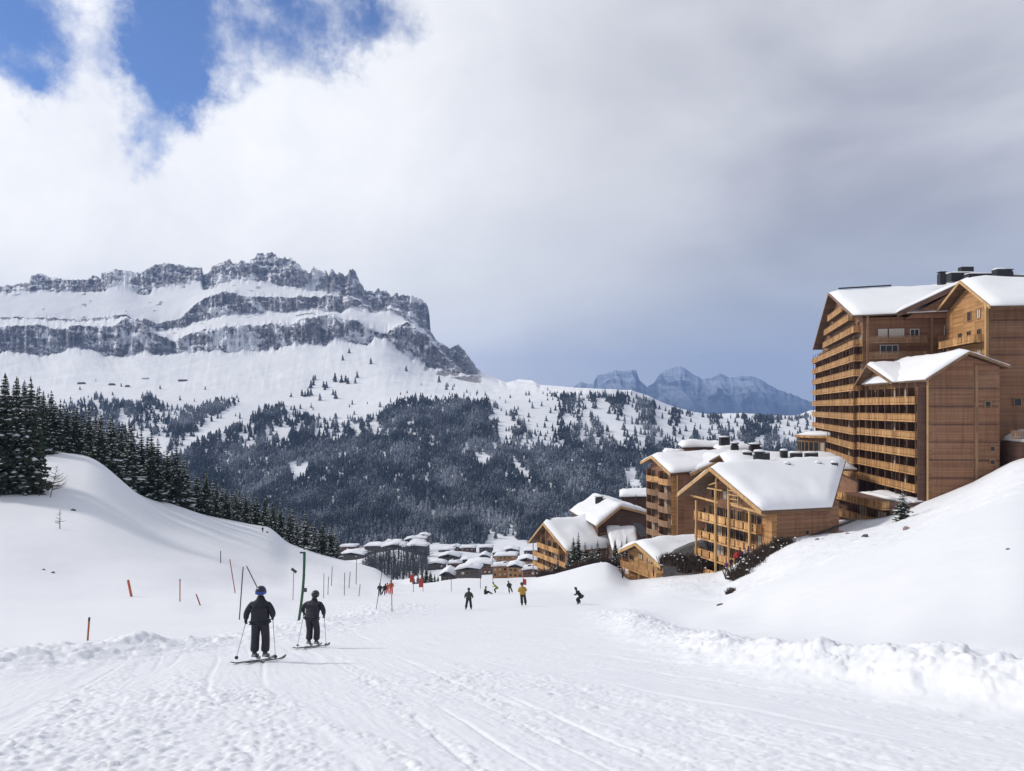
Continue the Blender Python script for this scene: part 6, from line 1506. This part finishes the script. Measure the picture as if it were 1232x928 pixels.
    me = bpy.data.meshes.new('helmet'); bm.to_mesh(me); bm.free(); smooth(me); ho = link('helmet', me, M[hat], e); ho.location = hd+Vector((0, -.005, .045))
    if strap:
        q = MB(); N = 20; ri = []
        for zz in (-.065, .0):
            ri.append([Vector((math.cos(2*math.pi*i/N)*.135, math.sin(2*math.pi*i/N)*.150, zz)) for i in range(N)])
        q.add(ri[0]+ri[1], [[i, (i+1) % N, N+(i+1) % N, N+i] for i in range(N)]); so_ = q.build('goggle_strap', M[strap], ho, origin=(0, 0, 0))
    if detail:
        q = MB(); N = 10; vs = []
        for i in range(N+1):
            a = math.pi*(.18+.64*i/N); vs += [Vector((math.cos(a)*.108, math.sin(a)*.125, -.03)), Vector((math.cos(a)*.108, math.sin(a)*.125, .035))]
        q.add(vs, [[2*i, 2*i+2, 2*i+3, 2*i+1] for i in range(N)]).build('goggles', M['glass'], ho, origin=(0, 0, 0))
        nm = MB().box((0, .118, -.075), .03, .04, .045).build('nose', M['skin_'], ho, origin=(0, 0, 0))
    return e
def world_of(e, v):
    s_ = e.scale.x; c, s2 = math.cos(e.rotation_euler.z), math.sin(e.rotation_euler.z); v = Vector(v)*s_
    return e.location+Vector((v.x*c-v.y*s2, v.x*s2+v.y*c, v.z))
def ski_pole(top, tip, label, group=None, r=.009):
    e = empty('ski_pole', tip, label, 'ski pole', group); top, tip = Vector(top), Vector(tip); u = (tip-top).normalized()
    MB().tube([top, tip], [r, r*.7], 8).build('shaft', M['alu'], e, True); MB().tube([top-u*.05, top+u*.09], .017, 8).build('grip', M['black'], e, True)
    b_ = tip-u*.07; MB().tube([b_-u*.008, b_+u*.008], .045, 12).build('basket', M['black'], e, True); return e
def ski(center, az, Ls, label, wd=.085, slope=True, group=None):
    dx_, dy_ = math.sin(az), math.cos(az); e = empty('ski', center, label, 'ski', group); q = MB(); N = 14; lo = []; vs = []
    for i in range(N+1):
        f = i/N; s_ = (f-.5)*Ls; x, y = center.x+dx_*s_, center.y+dy_*s_; z = ground_z(x, y)+.03
        curl = .075*max(0, (f-.86)/.14)**2+.03*max(0, (.05-f)/.05); w_ = wd/2*(1.12-.35*math.sin(math.pi*f))*(1 if f < .93 else 1-.75*((f-.93)/.07)**2)
        sx, sy = dy_*w_, -dx_*w_
        for a, h_ in ((-1, 0), (1, 0), (1, .018), (-1, .018)): vs.append(Vector((x+sx*a, y+sy*a, z+curl+h_)))
    fs = []
    for i in range(N):
        for k in range(4): fs.append([4*i+k, 4*i+(k+1) % 4, 4*i+4+(k+1) % 4, 4*i+4+k])
    fs += [[3, 2, 1, 0], [4*N, 4*N+1, 4*N+2, 4*N+3]]
    q.add(vs, fs).build('board', M['ski'], e); zc = ground_z(center.x, center.y)+.06
    c = V3(center.x, center.y, zc); MB().box(c-V3(dx_, dy_, 0)*.13, .07, .10, .06, V3(dy_, -dx_, 0), V3(dx_, dy_, 0)).build('heel_binding', M['boot_trim'], e)
    MB().box(c+V3(dx_, dy_, 0)*.17, .07, .08, .05, V3(dy_, -dx_, 0), V3(dx_, dy_, 0)).build('toe_binding', M['boot_trim'], e); return e
# the two skiers in front
d1 = 18.7; g1 = G(313, d1); fz = .075
s1 = person(g1+V3(0, 0, fz), 1.68, 'skier in black with blue goggle strap, nearer one of the two in front', 0, strap='strap', hat='helm_blue',
            pose=dict(shL=(-.20, .0, 1.40), elL=(-.33, -.03, 1.14), haL=(-.385, .09, .92), shR=(.20, .0, 1.40), elR=(.325, -.04, 1.15), haR=(.275, .12, 1.0),
                      head=(.0, .06, 1.63), knL=(-.135, .05, .50), knR=(.125, .06, .50), anL=(-.145, 0, .10), anR=(.115, .02, .10), toL=(-.09, .16, .05), toR=(.17, .18, .05)))
az1 = R(17)
for sg, lab in ((-1, 'left ski under the nearer skier, tip pointing away'), (1, 'right ski under the nearer skier')):
    c = g1+V3(.13*sg, .03*sg, 0); ski(c, az1, 1.66, lab)
hl, hr = world_of(s1, (-.385, .10, .90)), world_of(s1, (.275, .13, .99))
def gp(px, d): p = G(px, d); return p
t1 = gp(284, 19.7); t2 = gp(331.5, 19.9)
ski_pole(hl, t1+V3(0, 0, .0), 'ski pole slanting out to the left of the nearer skier'); ski_pole(hr, t2, 'ski pole at the right side of the nearer skier')
d2 = 24.0; g2 = G(376, d2)
s2_ = person(g2+V3(0, 0, fz), 1.67, 'black-clad skier leaning forward with bent arms, farther one of the two in front', R(-6), hat='helm_dark', strap=None,
             pose=dict(pelvis=(0, -.08, .90), waist=(.0, -.03, 1.05), chest=(.01, .08, 1.27), neck=(.015, .16, 1.43), head=(.01, .24, 1.54), shL=(-.195, .10, 1.36), elL=(-.36, .08, 1.16), haL=(-.37, .22, .97),
                       shR=(.215, .10, 1.36), elR=(.34, .06, 1.12), haR=(.30, .22, .90), hipL=(-.10, -.07, .88), hipR=(.10, -.07, .88), knL=(-.115, .08, .49), knR=(.125, .08, .48), anL=(-.12, -.01, .10), anR=(.12, .0, .10)))
for sg, lab in ((-1, 'left ski under the farther skier'), (1, 'right ski under the farther skier')):
    c = g2+V3(.12*sg, .03*sg, 0); ski(c, R(16), 1.62, lab)
ski_pole(world_of(s2_, (-.37, .24, .96)), gp(357.5, 24.2), 'ski pole at the left hand of the farther skier'); ski_pole(world_of(s2_, (.30, .24, .89)), gp(392.5, 24.8), 'ski pole at the right hand of the farther skier')
# distant people
def far_person(px, py, d, hpx, label, jacket, pants='black', hat='helm_dark', pose=None, rz=0, lean=0., group=None):
    g0 = at_ground(px, py) if d is None else G(px, d); H = hpx/FPX*g0.y; Hn = 1.0
    if pose and 'sc' in pose: Hn = pose.pop('sc')
    return person(g0+V3(0, 0, .02), max(1.2, H/Hn), label, rz, jacket, pants, hat, pose, 1, group, None, lean, detail=False)
wide_ = dict(knL=(-.18, .04, .5), anL=(-.24, -.02, .1), toL=(-.24, .15, .05), knR=(.16, .04, .5), anR=(.20, -.02, .1), toR=(.20, .15, .05))
crouch = dict(sc=.80, pelvis=(0, -.25, .62), waist=(0, -.12, .75), chest=(0, .10, .98), neck=(0, .24, 1.12), head=(0, .32, 1.25), shL=(-.2, .12, 1.08), elL=(-.34, .1, .85), haL=(-.25, .35, .8), shR=(.2, .12, 1.08), elR=(.34, .1, .85), haR=(.25, .35, .8),
              hipL=(-.12, -.2, .60), knL=(-.17, .15, .45), anL=(-.16, -.05, .1), toL=(-.16, .12, .05), hipR=(.12, -.2, .60), knR=(.17, .15, .45), anR=(.16, -.05, .1), toR=(.16, .12, .05))
sit = dict(sc=.52, pelvis=(0, 0, .16), waist=(0, -.02, .32), chest=(0, 0, .55), neck=(0, .05, .74), head=(0, .08, .88), shL=(-.19, .02, .66), elL=(-.3, -.02, .42), haL=(-.28, .15, .25), shR=(.19, .02, .66), elR=(.3, -.02, .42), haR=(.28, .15, .25),
           hipL=(-.1, .05, .16), knL=(-.2, .42, .38), anL=(-.22, .75, .1), toL=(-.22, .9, .15), hipR=(.1, .05, .16), knR=(.2, .42, .38), anR=(.22, .75, .1), toR=(.22, .9, .15))
far_person(564, 736, 69, 26, 'person in dark grey-green standing still in the middle of the run', 'greygreen', pose=dict(wide_), rz=0)
far_person(630.5, 731, 75, 28, 'skier in yellow jacket and black trousers below the red pole', 'yellow', pose=dict(sc=1.0, haL=(-.25, .3, 1.05), haR=(.25, .3, 1.05)), lean=R(-6))
far_person(696.5, 729, 80, 20, 'crouching skier in black at the right side of the run', 'black', pose=dict(crouch), rz=R(60))
far_person(584, 716, 103, 9, 'person in black sitting on the snow beside the snowboarder', 'black', pose=dict(sit), rz=R(-70))
far_person(596, 710, 112, 13, 'snowboarder in yellow-green jacket leaning to the right', 'lime', pose=dict(crouch), rz=R(90), lean=R(12))
far_person(615, 711, 112, 15, 'skier in black bent sideways left of the red pole', 'black', pose=dict(wide_), lean=R(-14))
far_person(457, 713, 108, 15, 'person in black standing by the slalom gate, left of four', 'black', rz=R(180))
far_person(461, 712, 110, 14, 'person in black with skis together by the slalom gate, second of four', 'black', pose=dict(wide_), lean=R(12))
far_person(466, 708, 115, 13, 'person in orange-red behind the slalom gate, third of four', 'orangej', 'redj')
far_person(470.5, 712, 112, 17, 'person in orange-red at the right slalom pole, fourth of four', 'orangej', 'redj')
far_person(316, 647, 208, 6.5, 'tiny dark walker on the crest of the left hill', 'black')
for i, (px, py, hp, j, lab) in enumerate(((874, 692, 12, 'purple', 'person in dark purple left of the red-clad group under the large chalet'), (880, 691, 12, 'navy', 'person in navy beside the bright red jacket under the large chalet'), (886, 688, 17, 'redj', 'person in bright red jacket under the large chalet balconies'),
        (890, 686, 18, 'brownj', 'person in dark red behind the bright red jacket'), (896, 689, 13, 'whitej', 'person with white jacket right of the red group under the large chalet'), (900, 687, 13, 'purple', 'person in purple at the right end of the group under the large chalet'),
        (786, 694, 9, 'purple', 'person in dark clothes at the near corner of the small log chalet'), (749, 703, 8, 'black', 'person in black beside the deck of the small log chalet'))):
    d = 112 if px > 860 else 130; p = P(px, py, d); gz = ground_z(p.x, p.y); p.z = max(gz, min(p.z, gz+6)); H = hp/FPX*d
    person(p, max(1.5, H), lab, R(150+i*20), j, 'black', 'redj' if i == 1 else 'helm_dark', None, 1, None, None, 0, False)
# standing place for that group
print('trees', NTREE)
